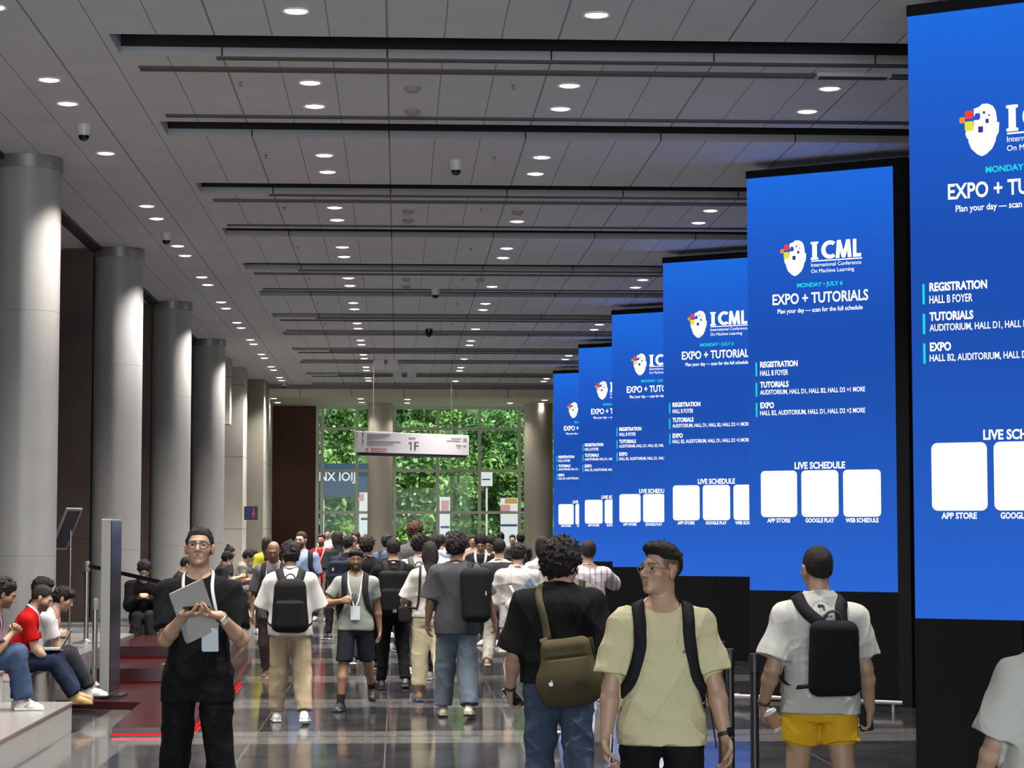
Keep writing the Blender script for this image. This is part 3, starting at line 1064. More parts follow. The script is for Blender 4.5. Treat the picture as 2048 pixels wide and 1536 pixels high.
reflection(718, 737, 985, 1100, 66.5, 'white imitation banner outside left of the middle column', [('pink_patch', M_REFL_PINK, 0.0, 0.5, 0.85, 0.98), ('dark_line', M_REFL_NAVY, 0.2, 0.9, 0.52, 0.56)])
reflection(879, 900, 994, 1110, 66.5, 'narrow white imitation banner outside the window centre', [('pink_patch', M_REFL_PINK, 0.15, 0.9, 0.72, 0.94), ('dark_line', M_REFL_NAVY, 0.1, 0.95, 0.46, 0.50)])
reflection(1001, 1036, 996, 1110, 66.5, 'white imitation banner with an orange stripe outside on the right', [('orange_stripe', M_REFL_ORANGE, 0.25, 0.95, 0.90, 0.99), ('pink_patch', M_REFL_PINK, 0.0, 0.55, 0.72, 0.88), ('dark_line', M_REFL_NAVY, 0.0, 0.95, 0.50, 0.54)])
reflection(962, 985, 943, 972, 66.5, 'small white imitation banner high outside on the right', [('dark_line', M_REFL_NAVY, 0.1, 0.8, 0.4, 0.5)])
e = empty('glass_reflection', (-1.45, 66.6, 2.55))  # panel imitating a sign inside the hall mirrored in the glass
MB().box(-1.05, 0.6, -0.02, 0.02, 0.3, 1.35).build('cloth', M_REFL_NAVY, e)
q = MB()
put_text(q, 'NX IOIJ', -1.0, 0.12, 0.72, 1.08, -0.03, 0.02)
q.build('white_lettering', M_BAN, e)
MB().box(-0.9, -0.84, 0.02, 0.06, -2.55, 1.3).build('added_post', M_GRILLE, e)
tag(e, 'imitated dark navy banner with white letters outside the left window panes', 'reflection')
# ================================================================ people: implicit surfaces meshed with surface nets
def V3(*a):
    return np.array(a, float)


def unit(v):
    v = np.asarray(v, float)
    n = np.linalg.norm(v)
    return v / n if n > 1e-9 else v


def rotm(ax, deg):
    return np.array(Matrix.Rotation(math.radians(deg), 3, ax))


def smin(a, b, k):
    h = np.clip(0.5 + 0.5 * (b - a) / k, 0, 1)
    return b * (1 - h) + a * h - k * h * (1 - h)


def cone(a, b, ra, rb, flat=None, fs=1.0, end=None, start=None):
    """tapered limb from a to b; flat: direction along which it is fs times thinner; end / start cut it square"""
    a, b = np.asarray(a, float), np.asarray(b, float)
    ba = b - a
    L2 = max(ba @ ba, 1e-9)
    un = ba / math.sqrt(L2)
    R = max(ra, rb)

    def fn(X, Y, Z):
        px, py, pz = X - a[0], Y - a[1], Z - a[2]
        t = (px * ba[0] + py * ba[1] + pz * ba[2]) / L2
        tc_ = np.clip(t, 0, 1)
        vx, vy, vz = px - tc_ * ba[0], py - tc_ * ba[1], pz - tc_ * ba[2]
        if flat is not None:
            vn = (vx * flat[0] + vy * flat[1] + vz * flat[2]) * (fs - 1)
            vx, vy, vz = vx + vn * flat[0], vy + vn * flat[1], vz + vn * flat[2]
        d = np.sqrt(vx * vx + vy * vy + vz * vz) - (ra + (rb - ra) * tc_)
        if end is not None:
            d = np.maximum(d, (t - 1) * math.sqrt(L2) - end)
        if start is not None:
            d = np.maximum(d, -t * math.sqrt(L2) - start)
        return d
    return fn, np.minimum(a, b) - R, np.maximum(a, b) + R


def ell(c, r, R=None):
    c, r = np.asarray(c, float), np.asarray(r, float)

    def fn(X, Y, Z):
        x, y, z = X - c[0], Y - c[1], Z - c[2]
        if R is not None:
            x, y, z = R[0, 0] * x + R[1, 0] * y + R[2, 0] * z, R[0, 1] * x + R[1, 1] * y + R[2, 1] * z, R[0, 2] * x + R[1, 2] * y + R[2, 2] * z
        k0 = np.sqrt((x / r[0]) ** 2 + (y / r[1]) ** 2 + (z / r[2]) ** 2)
        k1 = np.sqrt((x / r[0] ** 2) ** 2 + (y / r[1] ** 2) ** 2 + (z / r[2] ** 2) ** 2) + 1e-9
        return k0 * (k0 - 1) / k1
    m_ = max(r) if R is not None else r
    return fn, c - m_, c + m_


def rbox(c, half, rad, R=None, taper=0.0):
    c, half = np.asarray(c, float), np.asarray(half, float)

    def fn(X, Y, Z):
        x, y, z = X - c[0], Y - c[1], Z - c[2]
        if R is not None:
            x, y, z = R[0, 0] * x + R[1, 0] * y + R[2, 0] * z, R[0, 1] * x + R[1, 1] * y + R[2, 1] * z, R[0, 2] * x + R[1, 2] * y + R[2, 2] * z
        s_ = 1 + taper * z / half[2]
        qx, qy, qz = np.abs(x) / s_ - half[0] + rad, np.abs(y) - half[1] + rad, np.abs(z) - half[2] + rad
        o_ = np.sqrt(np.maximum(qx, 0) ** 2 + np.maximum(qy, 0) ** 2 + np.maximum(qz, 0) ** 2)
        return o_ + np.minimum(np.maximum(np.maximum(qx, qy), qz), 0) - rad
    m_ = np.linalg.norm(half) * (1 + abs(taper)) if R is not None else half * (1 + abs(taper))
    return fn, c - m_, c + m_


def loft(O, R, zs, ws, ds, cy=None, ex=2.3, lim=0.02):
    """body of elliptical sections stacked along the local z of frame (O, R)"""
    zs, ws, ds = map(lambda q_: np.asarray(q_, float), (zs, ws, ds))
    cy = np.zeros_like(zs) if cy is None else np.asarray(cy, float)
    zf = np.linspace(zs[0], zs[-1], 90)
    tab = [np.interp(zf, zs, q_) for q_ in (ws, ds, cy)]
    for q_ in tab:                          # round off the profile
        for _ in range(14):
            q_[1:-1] = 0.25 * q_[:-2] + 0.5 * q_[1:-1] + 0.25 * q_[2:]
    zs, (ws, ds, cy) = zf, tab
    M_ = max(ws.max(), ds.max()) + 0.02

    def fn(X, Y, Z):
        X, Y, Z = X - O[0], Y - O[1], Z - O[2]
        x = R[0, 0] * X + R[1, 0] * Y + R[2, 0] * Z
        y = R[0, 1] * X + R[1, 1] * Y + R[2, 1] * Z
        z = R[0, 2] * X + R[1, 2] * Y + R[2, 2] * Z
        w, d, c_ = np.interp(z, zs, ws), np.interp(z, zs, ds), np.interp(z, zs, cy)
        k = (np.abs(x / w) ** ex + np.abs((y - c_) / d) ** ex) ** (1 / ex)
        r = (k - 1) * np.minimum(w, d)
        cap = np.maximum(z - zs[-1], zs[0] - z)
        return np.where((cap > 0) & (r > 0), np.sqrt(np.maximum(r, 0) ** 2 + np.maximum(cap, 0) ** 2), np.maximum(r, cap))
    pts = [O + R @ V3(sx * M_, sy * M_, z) for sx in (-1, 1) for sy in (-1, 1) for z in (zs[0], zs[-1])]
    return fn, np.min(pts, 0), np.max(pts, 0)


class Vol:
    def __init__(s, lo, hi, h):
        s.lo = np.asarray(lo, float)
        s.h = h
        n_ = np.ceil((np.asarray(hi, float) - s.lo) / h).astype(int) + 1
        s.ax = [(s.lo[i] + h * np.arange(n_[i])).astype(np.float32) for i in range(3)]
        s.d = np.full(n_, 0.3, np.float32)

    def blk(s, lo, hi, m_):
        sl = []
        for i in range(3):
            a = int(np.clip(np.floor((lo[i] - m_ - s.lo[i]) / s.h), 0, s.d.shape[i] - 1))
            b_ = int(np.clip(np.ceil((hi[i] + m_ - s.lo[i]) / s.h) + 1, a + 1, s.d.shape[i]))
            sl.append(slice(a, b_))
        return tuple(sl), s.ax[0][sl[0]][:, None, None], s.ax[1][sl[1]][None, :, None], s.ax[2][sl[2]][None, None, :]

    def put(s, prim, k=0.02):
        fn, lo, hi = prim
        sl, X, Y, Z_ = s.blk(lo, hi, k + 0.05)
        s.d[sl] = smin(s.d[sl], fn(X, Y, Z_), k)
        return s

    def cut(s, prim, k=0.01):
        fn, lo, hi = prim
        sl, X, Y, Z_ = s.blk(lo, hi, k + 0.04)
        s.d[sl] = -smin(-s.d[sl], fn(X, Y, Z_), k)
        return s

    def keep(s, fn, k=0.008):
        """keep only where fn < 0"""
        X, Y, Z_ = s.ax[0][:, None, None], s.ax[1][None, :, None], s.ax[2][None, None, :]
        s.d = -smin(-s.d, -(fn(X, Y, Z_) + np.zeros_like(s.d)), k)
        return s

    def ripple(s, amp, freq, seed, aniso=(1, 1, 1), mask=None):
        """cloth folds / hair tufts: a few warped waves added to the surface"""
        R = np.random.RandomState(seed)
        X, Y, Z_ = s.ax[0][:, None, None], s.ax[1][None, :, None], s.ax[2][None, None, :]
        w = 0
        u0 = np.sin(X * 7 + R.rand() * 6) + np.sin(Y * 6 + Z_ * 5 + R.rand() * 6)
        for i in range(4):
            d_ = R.randn(3) * np.array(aniso)
            d_ = d_ / np.linalg.norm(d_) * freq * (0.7 + 0.7 * R.rand())
            loc_ = 0.5 + 0.5 * np.sin(X * R.randn() * 6 + Y * R.randn() * 6 + Z_ * R.randn() * 9 + R.rand() * 6)
            w = w + (1 - 1.7 * np.sqrt(np.abs(np.sin(0.5 * (X * d_[0] + Y * d_[1] + Z_ * d_[2] + u0 * 1.1 + R.rand() * 6.28))))) * loc_
        s.d = s.d - (amp * 0.55 * w * (1 if mask is None else mask(X, Y, Z_))).astype(np.float32)
        return s

    def sample(s, P_):
        g = (np.asarray(P_) - s.lo) / s.h
        g = np.clip(g, 0, np.array(s.d.shape) - 1.001)
        i = g.astype(int)
        t = g - i
        r = 0
        for dx in (0, 1):
            for dy in (0, 1):
                for dz in (0, 1):
                    w = (t[:, 0] if dx else 1 - t[:, 0]) * (t[:, 1] if dy else 1 - t[:, 1]) * (t[:, 2] if dz else 1 - t[:, 2])
                    r = r + w * s.d[i[:, 0] + dx, i[:, 1] + dy, i[:, 2] + dz]
        return r

    def grad(s, P_):
        e_ = s.h * 1.2
        g = np.stack([s.sample(P_ + e_ * np.eye(3)[i]) - s.sample(P_ - e_ * np.eye(3)[i]) for i in range(3)], 1)
        return g / (np.linalg.norm(g, axis=1)[:, None] + 1e-9)

    def net(s):
        d = s.d.copy()
        for i in range(3):                      # close the border
            q_ = [slice(None)] * 3
            for e_ in (0, -1):
                q_[i] = e_
                d[tuple(q_)] = np.maximum(d[tuple(q_)], 1e-3)
        neg = d < 0
        sh = np.array(d.shape) - 1
        cnt = np.zeros(sh, np.uint8)
        offs = [(a, b_, c_) for a in (0, 1) for b_ in (0, 1) for c_ in (0, 1)]
        for a, b_, c_ in offs:
            cnt += neg[a:a + sh[0], b_:b_ + sh[1], c_:c_ + sh[2]]
        act = (cnt > 0) & (cnt < 8)
        I = np.argwhere(act)
        if len(I) == 0:
            return np.zeros((0, 3)), np.zeros((0, 4), int)
        idx = np.full(sh, -1, np.int32)
        idx[act] = np.arange(len(I))
        acc = np.zeros((len(I), 3))
        num = np.zeros(len(I))
        for o0 in offs:
            for ax in range(3):
                if o0[ax]:
                    continue
                o1 = list(o0)
                o1[ax] = 1
                d0 = d[I[:, 0] + o0[0], I[:, 1] + o0[1], I[:, 2] + o0[2]]
                d1 = d[I[:, 0] + o1[0], I[:, 1] + o1[1], I[:, 2] + o1[2]]
                cr_ = (d0 < 0) != (d1 < 0)
                t = np.where(cr_, d0 / np.where(d0 == d1, 1, d0 - d1), 0)
                p_ = np.tile(np.array(o0, float), (len(I), 1))
                p_[:, ax] += t
                acc[cr_] += p_[cr_]
                num += cr_
        v = (I + acc / num[:, None]) * s.h + s.lo
        fs = []
        for ax in range(3):
            b1, b2_ = (ax + 1) % 3, (ax + 2) % 3
            q0, q1 = [slice(None)] * 3, [slice(None)] * 3
            q0[ax], q1[ax] = slice(0, -1), slice(1, None)
            for q_ in (q0, q1):
                q_[b1] = slice(1, -1)
                q_[b2_] = slice(1, -1)
            n0, n1 = neg[tuple(q0)], neg[tuple(q1)]
            E = np.argwhere(n0 != n1)
            if len(E) == 0:
                continue
            inside = n0[E[:, 0], E[:, 1], E[:, 2]]
            E[:, b1] += 1
            E[:, b2_] += 1
            def cell(da, db):
                c_ = E.copy()
                c_[:, b1] -= da
                c_[:, b2_] -= db
                return idx[c_[:, 0], c_[:, 1], c_[:, 2]]
            q_ = np.stack([cell(1, 1), cell(0, 1), cell(0, 0), cell(1, 0)], 1)
            q_[~inside] = q_[~inside][:, ::-1]
            fs.append(q_)
        return v, np.concatenate(fs)


def mesh_obj(name, v, f, mat_, parent, col=None, off=None):
    if off is not None:
        v = v - off
    me = bpy.data.meshes.new(name)
    me.vertices.add(len(v))
    me.vertices.foreach_set('co', np.asarray(v, np.float32).ravel())
    me.loops.add(len(f) * 4)
    me.loops.foreach_set('vertex_index', np.asarray(f, np.int32).ravel())
    me.polygons.add(len(f))
    me.polygons.foreach_set('loop_start', np.arange(len(f), dtype=np.int32) * 4)
    me.polygons.foreach_set('use_smooth', np.ones(len(f), bool))
    me.update(calc_edges=True)
    if col is not None:
        a = me.color_attributes.new('Col', 'FLOAT_COLOR', 'POINT')
        c4 = np.ones((len(v), 4), np.float32)
        c4[:, :3] = col
        a.data.foreach_set('color', c4.ravel())
    me.materials.append(mat_)
    return link(name, me, parent)


def smooth_mesh(v, f, it=2, lam=0.5):
    e_ = np.concatenate([f[:, [0, 1]], f[:, [1, 2]], f[:, [2, 3]], f[:, [3, 0]]])
    deg = np.bincount(e_.ravel(), minlength=len(v)).astype(float)[:, None]
    for _ in range(it):
        acc = np.zeros_like(v)
        for ax in range(3):
            acc[:, ax] = np.bincount(e_[:, 0], v[e_[:, 1], ax], len(v)) + np.bincount(e_[:, 1], v[e_[:, 0], ax], len(v))
        v = v + lam * (acc / np.maximum(deg, 1) - v)
    return v


def ribbon(pts, vol, width, lift=0.004, thick=0.004, n=40, side_hint=None):
    """a flat band laid on the surface of vol along a smoothed polyline"""
    pts = np.asarray(pts, float)
    seg = np.r_[0, np.cumsum(np.linalg.norm(np.diff(pts, axis=0), axis=1))]
    t = np.linspace(0, seg[-1], n)
    q_ = np.stack([np.interp(t, seg, pts[:, i]) for i in range(3)], 1)
    for _ in range(3):
        q_[1:-1] = 0.25 * q_[:-2] + 0.5 * q_[1:-1] + 0.25 * q_[2:]
    if vol is not None:
        for _ in range(6):
            d_ = vol.sample(q_)
            g = vol.grad(q_)
            q_ = q_ - np.where(np.abs(d_ - lift) < 0.12, (d_ - lift), 0)[:, None] * g * 0.8
            q_[1:-1] = 0.2 * q_[:-2] + 0.6 * q_[1:-1] + 0.2 * q_[2:]
        nrm = vol.grad(q_)
        for _ in range(3):
            nrm[1:-1] = nrm[:-2] + nrm[1:-1] + nrm[2:]
        nrm /= np.linalg.norm(nrm, axis=1)[:, None] + 1e-9
    else:
        nrm = np.tile(np.asarray(side_hint, float), (n, 1))
    tg = np.gradient(q_, axis=0)
    tg /= np.linalg.norm(tg, axis=1)[:, None] + 1e-9
    sd = np.cross(tg, nrm)
    sd /= np.linalg.norm(sd, axis=1)[:, None] + 1e-9
    nrm = np.cross(sd, tg)
    w = width / 2
    ring = [q_ - sd * w, q_ + sd * w, q_ + sd * w + nrm * thick, q_ - sd * w + nrm * thick]
    v = np.stack(ring, 1).reshape(-1, 3)
    f = []
    for i in range(n - 1):
        for k in range(4):
            f.append((i * 4 + k, i * 4 + (k + 1) % 4, (i + 1) * 4 + (k + 1) % 4, (i + 1) * 4 + k))
    f.append((3, 2, 1, 0))
    f.append(((n - 1) * 4, (n - 1) * 4 + 1, (n - 1) * 4 + 2, (n - 1) * 4 + 3))
    return v, np.array(f), q_


# ---------------------------------------------------------------- materials of people
SKINS = {'light': (0.40, 0.255, 0.18), 'tan': (0.37, 0.23, 0.15), 'mid': (0.28, 0.16, 0.10), 'brown': (0.19, 0.105, 0.062), 'pale': (0.43, 0.30, 0.235)}
M_SKIN = mat('skin', rough=0.5, attr=True, bump=0.05, bscale=250)
M_CLOTH = mat('cloth', rough=0.85, attr=True, bump=0.3, bscale=420, spec=0.12)
M_HAIR = mat('hair', rough=0.6, attr=True, bump=0.8, bscale=190, spec=0.18)
M_SHOE = mat('shoe', rough=0.55, attr=True, bump=0.1, bscale=150)
M_BAG = mat('bag_fabric', rough=0.8, attr=True, bump=0.25, bscale=350, spec=0.12)
M_EYE = mat('eye', rough=0.15, attr=True)
M_PHONE = mat('phone_black', (0.012, 0.012, 0.014), 0.15)
M_LAN = mat('lanyard_white', (0.55, 0.58, 0.58), 0.6)
M_CARD = mat('badge_card', (0.58, 0.66, 0.70), 0.35)
M_WIRE = mat('glasses_wire', (0.35, 0.28, 0.20), 0.3, 0.7)
M_BLACKF = mat('glasses_black', (0.01, 0.01, 0.01), 0.3)
M_LENS = bpy.data.materials.new('lens')
M_LENS.use_nodes = True
nt = M_LENS.node_tree
nt.nodes.clear()
t = nt.nodes.new('ShaderNodeBsdfTransparent')
g = nt.nodes.new('ShaderNodeBsdfGlossy')
g.inputs['Roughness'].default_value = 0.03
mx = nt.nodes.new('ShaderNodeMixShader')
mx.inputs[0].default_value = 0.12
o = nt.nodes.new('ShaderNodeOutputMaterial')
nt.links.new(t.outputs[0], mx.inputs[1])
nt.links.new(g.outputs[0], mx.inputs[2])
nt.links.new(mx.outputs[0], o.inputs[0])


def ik(Sh, T, a, b_, pole):
    Sh, T = np.asarray(Sh, float), np.asarray(T, float)
    v = T - Sh
    d_ = min(np.linalg.norm(v), (a + b_) * 0.997)
    u_ = unit(v)
    T = Sh + u_ * d_
    x = (a * a - b_ * b_ + d_ * d_) / (2 * d_)
    y = math.sqrt(max(a * a - x * x, 0))
    p_ = np.asarray(pole, float)
    p_ = unit(p_ - u_ * (p_ @ u_))
    return Sh + u_ * x + p_ * y, T


BLACK = (0.0065, 0.0065, 0.008)


def arr(c_, n):
    return np.tile(np.asarray(c_, np.float32), (n, 1))


def sstep(x, a, b_):
    t = np.clip((x - a) / (b_ - a), 0, 1)
    return t * t * (3 - 2 * t)


class Person:
    """pose and outfit are plain dictionaries; the figure faces +y of its own frame"""

    def __init__(s, label, loc, heading, h=1.75, seed=0, vox=0.010, sex='m', build=1.0, skin='tan', lean=0.0, twist=0.0,
                 legs=((0, 3, 3), (0, 3, 3)), arms=(None, None), head=(0, 0, 0), seat=None, feet_free=False, group=None, name='person', ground=0.0, sh_w=None, roll=0.0, neck=-.008):
        s.h, s.seed, s.vox, s.sex, s.b = h, seed, vox, sex, build
        k = s.k = h / 1.75
        s.seatless = seat is None
        s.skin = np.array(SKINS[skin])
        s.root = empty(name, (loc[0], loc[1], ground), math.radians(heading))
        tag(s.root, label, 'person', group)
        s.RT = rotm('X', -lean) @ rotm('Y', roll)      # trunk frame (lean > 0: forward)
        s.RC = s.RT @ rotm('Z', twist)       # chest
        J = s.J = {}
        hipz = 0.92 * k if seat is None else 0.0
        J['pel'] = V3(0, 0, hipz)
        for i, sd in ((0, -1), (1, 1)):      # 0 left, 1 right  (x right when facing +y)
            ab, th, kn = legs[i][:3]
            hp = J['pel'] + V3(sd * 0.088 * k, 0, -0.01)
            A_ = rotm('Y', -sd * ab)
            td = A_ @ rotm('X', th) @ V3(0, 0, -1)
            kp = hp + td * 0.435 * k
            ab2 = legs[i][4] if len(legs[i]) > 4 else ab
            ft = legs[i][3] if len(legs[i]) > 3 else None
            sdv = rotm('Y', -sd * ab2) @ rotm('X', th - kn) @ V3(0, 0, -1)
            ap = kp + sdv * 0.405 * k
            if ft is None:
                ft = min(0, (th - kn) * 0.9 + 12) if (th - kn) < -12 else 0
            fd = rotm('Z', -sd * 8) @ rotm('X', ft) @ V3(0, 1, 0)
            J['hip%d' % i], J['kn%d' % i], J['an%d' % i], J['fd%d' % i] = hp, kp, ap, fd
            J['fu%d' % i] = rotm('Z', -sd * 8) @ rotm('X', ft) @ V3(0, 0, 1)
        def lowest(i):
            a = J['an%d' % i]
            return min((a - J['fu%d' % i] * 0.082 * k)[2], (a - J['fu%d' % i] * 0.075 * k + J['fd%d' % i] * 0.15 * k)[2])
        if seat is None:
            dz = -min(lowest(0), lowest(1))
        else:
            dz = seat + 0.095 * k
        for q_ in J:
            if not q_.startswith('f'):
                J[q_] = J[q_] + V3(0, 0, dz)
        O = s.O = J['pel']
        T = lambda x, y, z: O + s.RC @ (V3(x, y, z) * k)
        s.T = T
        sw = s.sw = (sh_w or (0.178 if sex == 'm' else 0.155))
        for i, sd in ((0, -1), (1, 1)):
            sh = T(sd * sw, -0.005, 0.452)
            a = arms[i] or {}
            ua, fa = 0.285 * k, 0.25 * k
            if 'hand' in a:
                hd = a['hand']
                tgt = T(*hd) if not a.get('world') else O + V3(*hd) * k
                pole = a.get('pole', (sd * 0.5, -0.6, -0.6))
                el, wr = ik(sh, tgt, ua, fa, s.RC @ V3(*pole))
            else:
                sw_, ab, eb = a.get('swing', 0), a.get('ab', 9), a.get('bend', 14)
                B_ = s.RC @ rotm('Y', -sd * ab)
                ud = B_ @ rotm('X', sw_) @ V3(0, 0, -1)
                el = sh + ud * ua
                fdv = s.RC @ rotm('Y', -sd * (ab * 0.7 + a.get('fab', 0))) @ rotm('X', sw_ + eb) @ V3(0, 0, -1)
                wr = el + fdv * fa
            J['sh%d' % i], J['el%d' % i], J['wr%d' % i] = sh, el, wr
            fdir = unit(wr - el)
            n_ = a.get('palm')
            n_ = s.RC @ V3(*n_) if n_ is not None else s.RC @ V3(-sd, 0.25, 0)
            hdv = a.get('hdir')
            hdv = unit(s.RC @ V3(*hdv)) if hdv is not None else unit(fdir + 0.15 * n_)
            n_ = unit(n_ - hdv * (n_ @ hdv))
            J['hd%d' % i], J['hn%d' % i] = hdv, n_
            J['curl%d' % i] = a.get('curl', 28)
        hy, hp, hr = head
        s.RH = s.RT @ rotm('Z', hy) @ rotm('X', hp) @ rotm('Y', hr)
        if seat is not None or abs(lean) > 12:
            s.RH = rotm('X', -lean * 0.35) @ rotm('Z', hy) @ rotm('X', hp) @ rotm('Y', hr)
        s.nk = T(0, -0.012, 0.555)
        s.HC = s.nk + s.RT @ V3(0, 0.012, 0.045 + neck) * k + s.RH @ V3(0, 0.02, 0.105) * k
        s.hs = 0.97 * (0.35 + 0.65 * k)
        pts = np.array([J[q_] for q_ in J if not q_.startswith(('f', 'h', 'c'))] + [J['hip0'], s.HC])
        s.lo, s.hi = pts.min(0) - 0.24, pts.max(0) + 0.25
        s.lo[2] = min(s.lo[2], pts[:, 2].min() - 0.14)
        s.vols = {}

    def H(s, x, y, z):
        return s.HC + s.RH @ (V3(x, y, z) * s.hs)

    # ------------------------------------------------ flesh
    def body(s, beard=0.0, stubble=0.0, haircol=(0.012, 0.010, 0.010), face=True, lips=True):
        k, J, b_ = s.k, s.J, s.b
        v = Vol(s.lo, s.hi, s.vox)
        f = s.sex == 'f'
        zs = np.array([-.10, -.04, .03, .12, .20, .31, .41, .48, .53, .56]) * k
        ws = np.array([.135, .165, .168, .148, .138, .150, .162, .148, .098, .060]) * k * b_
        ds = np.array([.08, .105, .112, .102, .098, .106, .112, .10, .078, .058]) * k * b_
        cy = np.array([-.01, -.012, -.008, 0, .004, .004, 0, -.006, -.012, -.012]) * k
        v.put(loft(s.O, s.RC, zs, ws, ds, cy), 0.02)
        if f:
            for sd in (-1, 1):
                v.put(ell(s.T(sd * .075, .085, .345), V3(.06, .05, .06) * k), 0.04)
        hsz = max(1.0, s.vox / 0.0075)
        for i, sd in ((0, -1), (1, 1)):
            v.put(cone(s.T(sd * .055, -.008, .492), J['sh%d' % i], .050 * k, .052 * k * b_), .05)
            el, wr = J['el%d' % i], J['wr%d' % i]
            v.put(cone(J['sh%d' % i], el, .052 * k * b_, .041 * k * b_), .03)
            md = J['sh%d' % i] * .5 + el * .5
            v.put(ell(md, V3(.052, .052, .075) * k * b_), .03)
            m1 = el * .72 + wr * .28
            v.put(cone(el, m1, .041 * k * b_, .043 * k * b_), .02)
            v.put(cone(m1, wr, .043 * k * b_, .026 * k), .02)
            # hand
            d_, n_ = J['hd%d' % i], J['hn%d' % i]
            u_ = sd * np.cross(d_, n_)
            hk = k * (0.92 if f else 1.0)
            v.put(cone(wr - d_ * .01, wr + d_ * .045 * hk, .029 * hk, .036 * hk, n_, 1.9), .015)
            v.put(cone(wr + d_ * .035 * hk + u_ * .014 * hk, wr + d_ * .082 * hk + u_ * .016 * hk, .026 * hk, .024 * hk, n_, 1.7), .012)
            v.put(cone(wr + d_ * .035 * hk - u_ * .016 * hk, wr + d_ * .076 * hk - u_ * .018 * hk, .024 * hk, .022 * hk, n_, 1.7), .012)
            cu = J['curl%d' % i]
            fr_ = .0088 * hk * min(hsz, 1.35)
            for q_, (o_, L_, c0) in enumerate(((.031, .068, .9), (.0105, .077, 1.0), (-.0105, .072, 1.08), (-.031, .056, 1.2))):
                p_ = wr + d_ * (.088 - .004 * abs(q_ - 1)) * hk + u_ * o_ * hk
                an = math.radians(cu * c0 * .6)
                for sg, (fl, rr) in enumerate(((.45, 1.0), (.32, .93), (.26, .82))):
                    dr = d_ * math.cos(an) + n_ * math.sin(an) + u_ * o_ * 1.5
                    p2 = p_ + unit(dr) * L_ * fl * hk
                    v.put(cone(p_, p2, fr_ * rr, fr_ * rr * .93), .006)
                    p_ = p2
                    an += math.radians(cu * c0)
            p_ = wr + d_ * .028 * hk + u_ * .026 * hk
            p2 = p_ + unit(u_ * .55 + d_ * .75 + n_ * .25) * .046 * hk
            p3 = p2 + unit(u_ * .12 + d_ * .9 + n_ * (.25 + cu / 70)) * .034 * hk
            p4 = p3 + unit(d_ * .85 + n_ * (.3 + cu / 60) - u_ * .1) * .026 * hk
            v.put(cone(p_, p2, .0145 * hk, .0115 * hk), .015)
            v.put(cone(p2, p3, .0112 * hk, .0098 * hk), .006)
            v.put(cone(p3, p4, .0098 * hk, .0085 * hk), .006)
            # leg and foot
            hp, kn, an_ = J['hip%d' % i], J['kn%d' % i], J['an%d' % i]
            v.put(cone(hp, kn, .086 * k * b_, .053 * k * b_), .04)
            mk = kn * .68 + an_ * .32
            bk = -unit(np.cross(unit(an_ - kn), V3(1, 0, 0)))
            v.put(cone(kn, mk + bk * .012 * k, .050 * k * b_, .054 * k * b_), .02)
            v.put(cone(mk + bk * .012 * k, an_, .054 * k * b_, .034 * k), .02)
            fu, fd = J['fu%d' % i], J['fd%d' % i]
            v.put(cone(an_ - fu * .045 * k - fd * .035 * k, an_ - fu * .055 * k + fd * .13 * k, .034 * k, .026 * k), .02)
        # neck and head
        hs = s.hs
        ne = .056 * k * (0.85 if f else 1.0) * (0.5 + 0.5 * b_)
        v.put(cone(s.T(0, -.012, .50), s.H(0, -.022, -.045), ne * 1.08, ne * .98), .035)
        R = s.RH
        E = lambda c_, r: ell(s.H(*c_), V3(*r) * hs, R)
        C = lambda a, c_, ra, rb: cone(s.H(*a), s.H(*c_), ra * hs, rb * hs)
        v.put(E((0, -.018, .038), (.074, .094, .084)), .01)
        v.put(E((0, .022, -.022), (.063, .070, .092)), .02)
        v.put(E((0, .026, -.070), (.047, .054, .045)), .02)
        v.put(E((0, .070, -.100), (.024, .020, .018)), .022)
        for sd in (-1, 1):
            v.put(E((sd * .043, .057, -.022), (.022, .020, .022)), .03)
            v.put(C((sd * .006, .090, .022), (sd * .044, .076, .020), .012, .010), .014)
            v.put(E((sd * .077, -.008, -.010), (.011, .021, .033)), .008)
            v.put(E((sd * .084, -.014, .008), (.006, .018, .016)), .006)
        if face:
            for sd in (-1, 1):
                v.cut(E((sd * .032, .100, .000), (.018, .014, .011)), .012)
                v.put(E((sd * .032, .0755, .000), (.0155, .0138, .0125)), .004)
                if s.vox <= .006:
                    v.cut(E((sd * .032, .094, -.0005), (.0135, .012, .0043)), .001)
            v.put(C((0, .088, .012), (0, .111, -.032), .0085, .0125), .012)
            for sd in (-1, 1):
                v.put(E((sd * .0125, .100, -.037), (.0095, .011, .0085)), .007)
            v.put(C((-.018, .0855, -.0650), (.018, .0855, -.0650), .0062, .0062), .008)
            v.put(C((-.015, .0852, -.0765), (.015, .0852, -.0765), .0068, .0068), .008)
            v.cut(C((-.023, .0935, -.0708), (.023, .0935, -.0708), .0020, .0020), .004)
            v.cut(E((0, .098, -.0875), (.018, .008, .005)), .006)
        vv, ff = v.net()
        vv = smooth_mesh(vv, ff, 1, .4)
        n_ = len(vv)
        col = arr(s.skin, n_)
        q_ = ((vv - s.HC) @ s.RH) / hs
        near = (np.linalg.norm(q_, axis=1) < .17)
        if face and lips:
            lm = near * (1 - sstep(np.sqrt((q_[:, 0] / .024) ** 2 + ((q_[:, 2] + .0705) / .0125) ** 2), .8, 1.1)) * (q_[:, 1] > .07)
            col = col * (1 - lm[:, None] * np.array([.12, .26, .24]))
            rd = near * np.exp(-((np.abs(q_[:, 0]) - .045) / .025) ** 2 - ((q_[:, 2] + .035) / .03) ** 2) * (q_[:, 1] > .03)
            col = col * (1 - rd[:, None] * np.array([0, .10, .08]))
        hc = np.asarray(haircol)
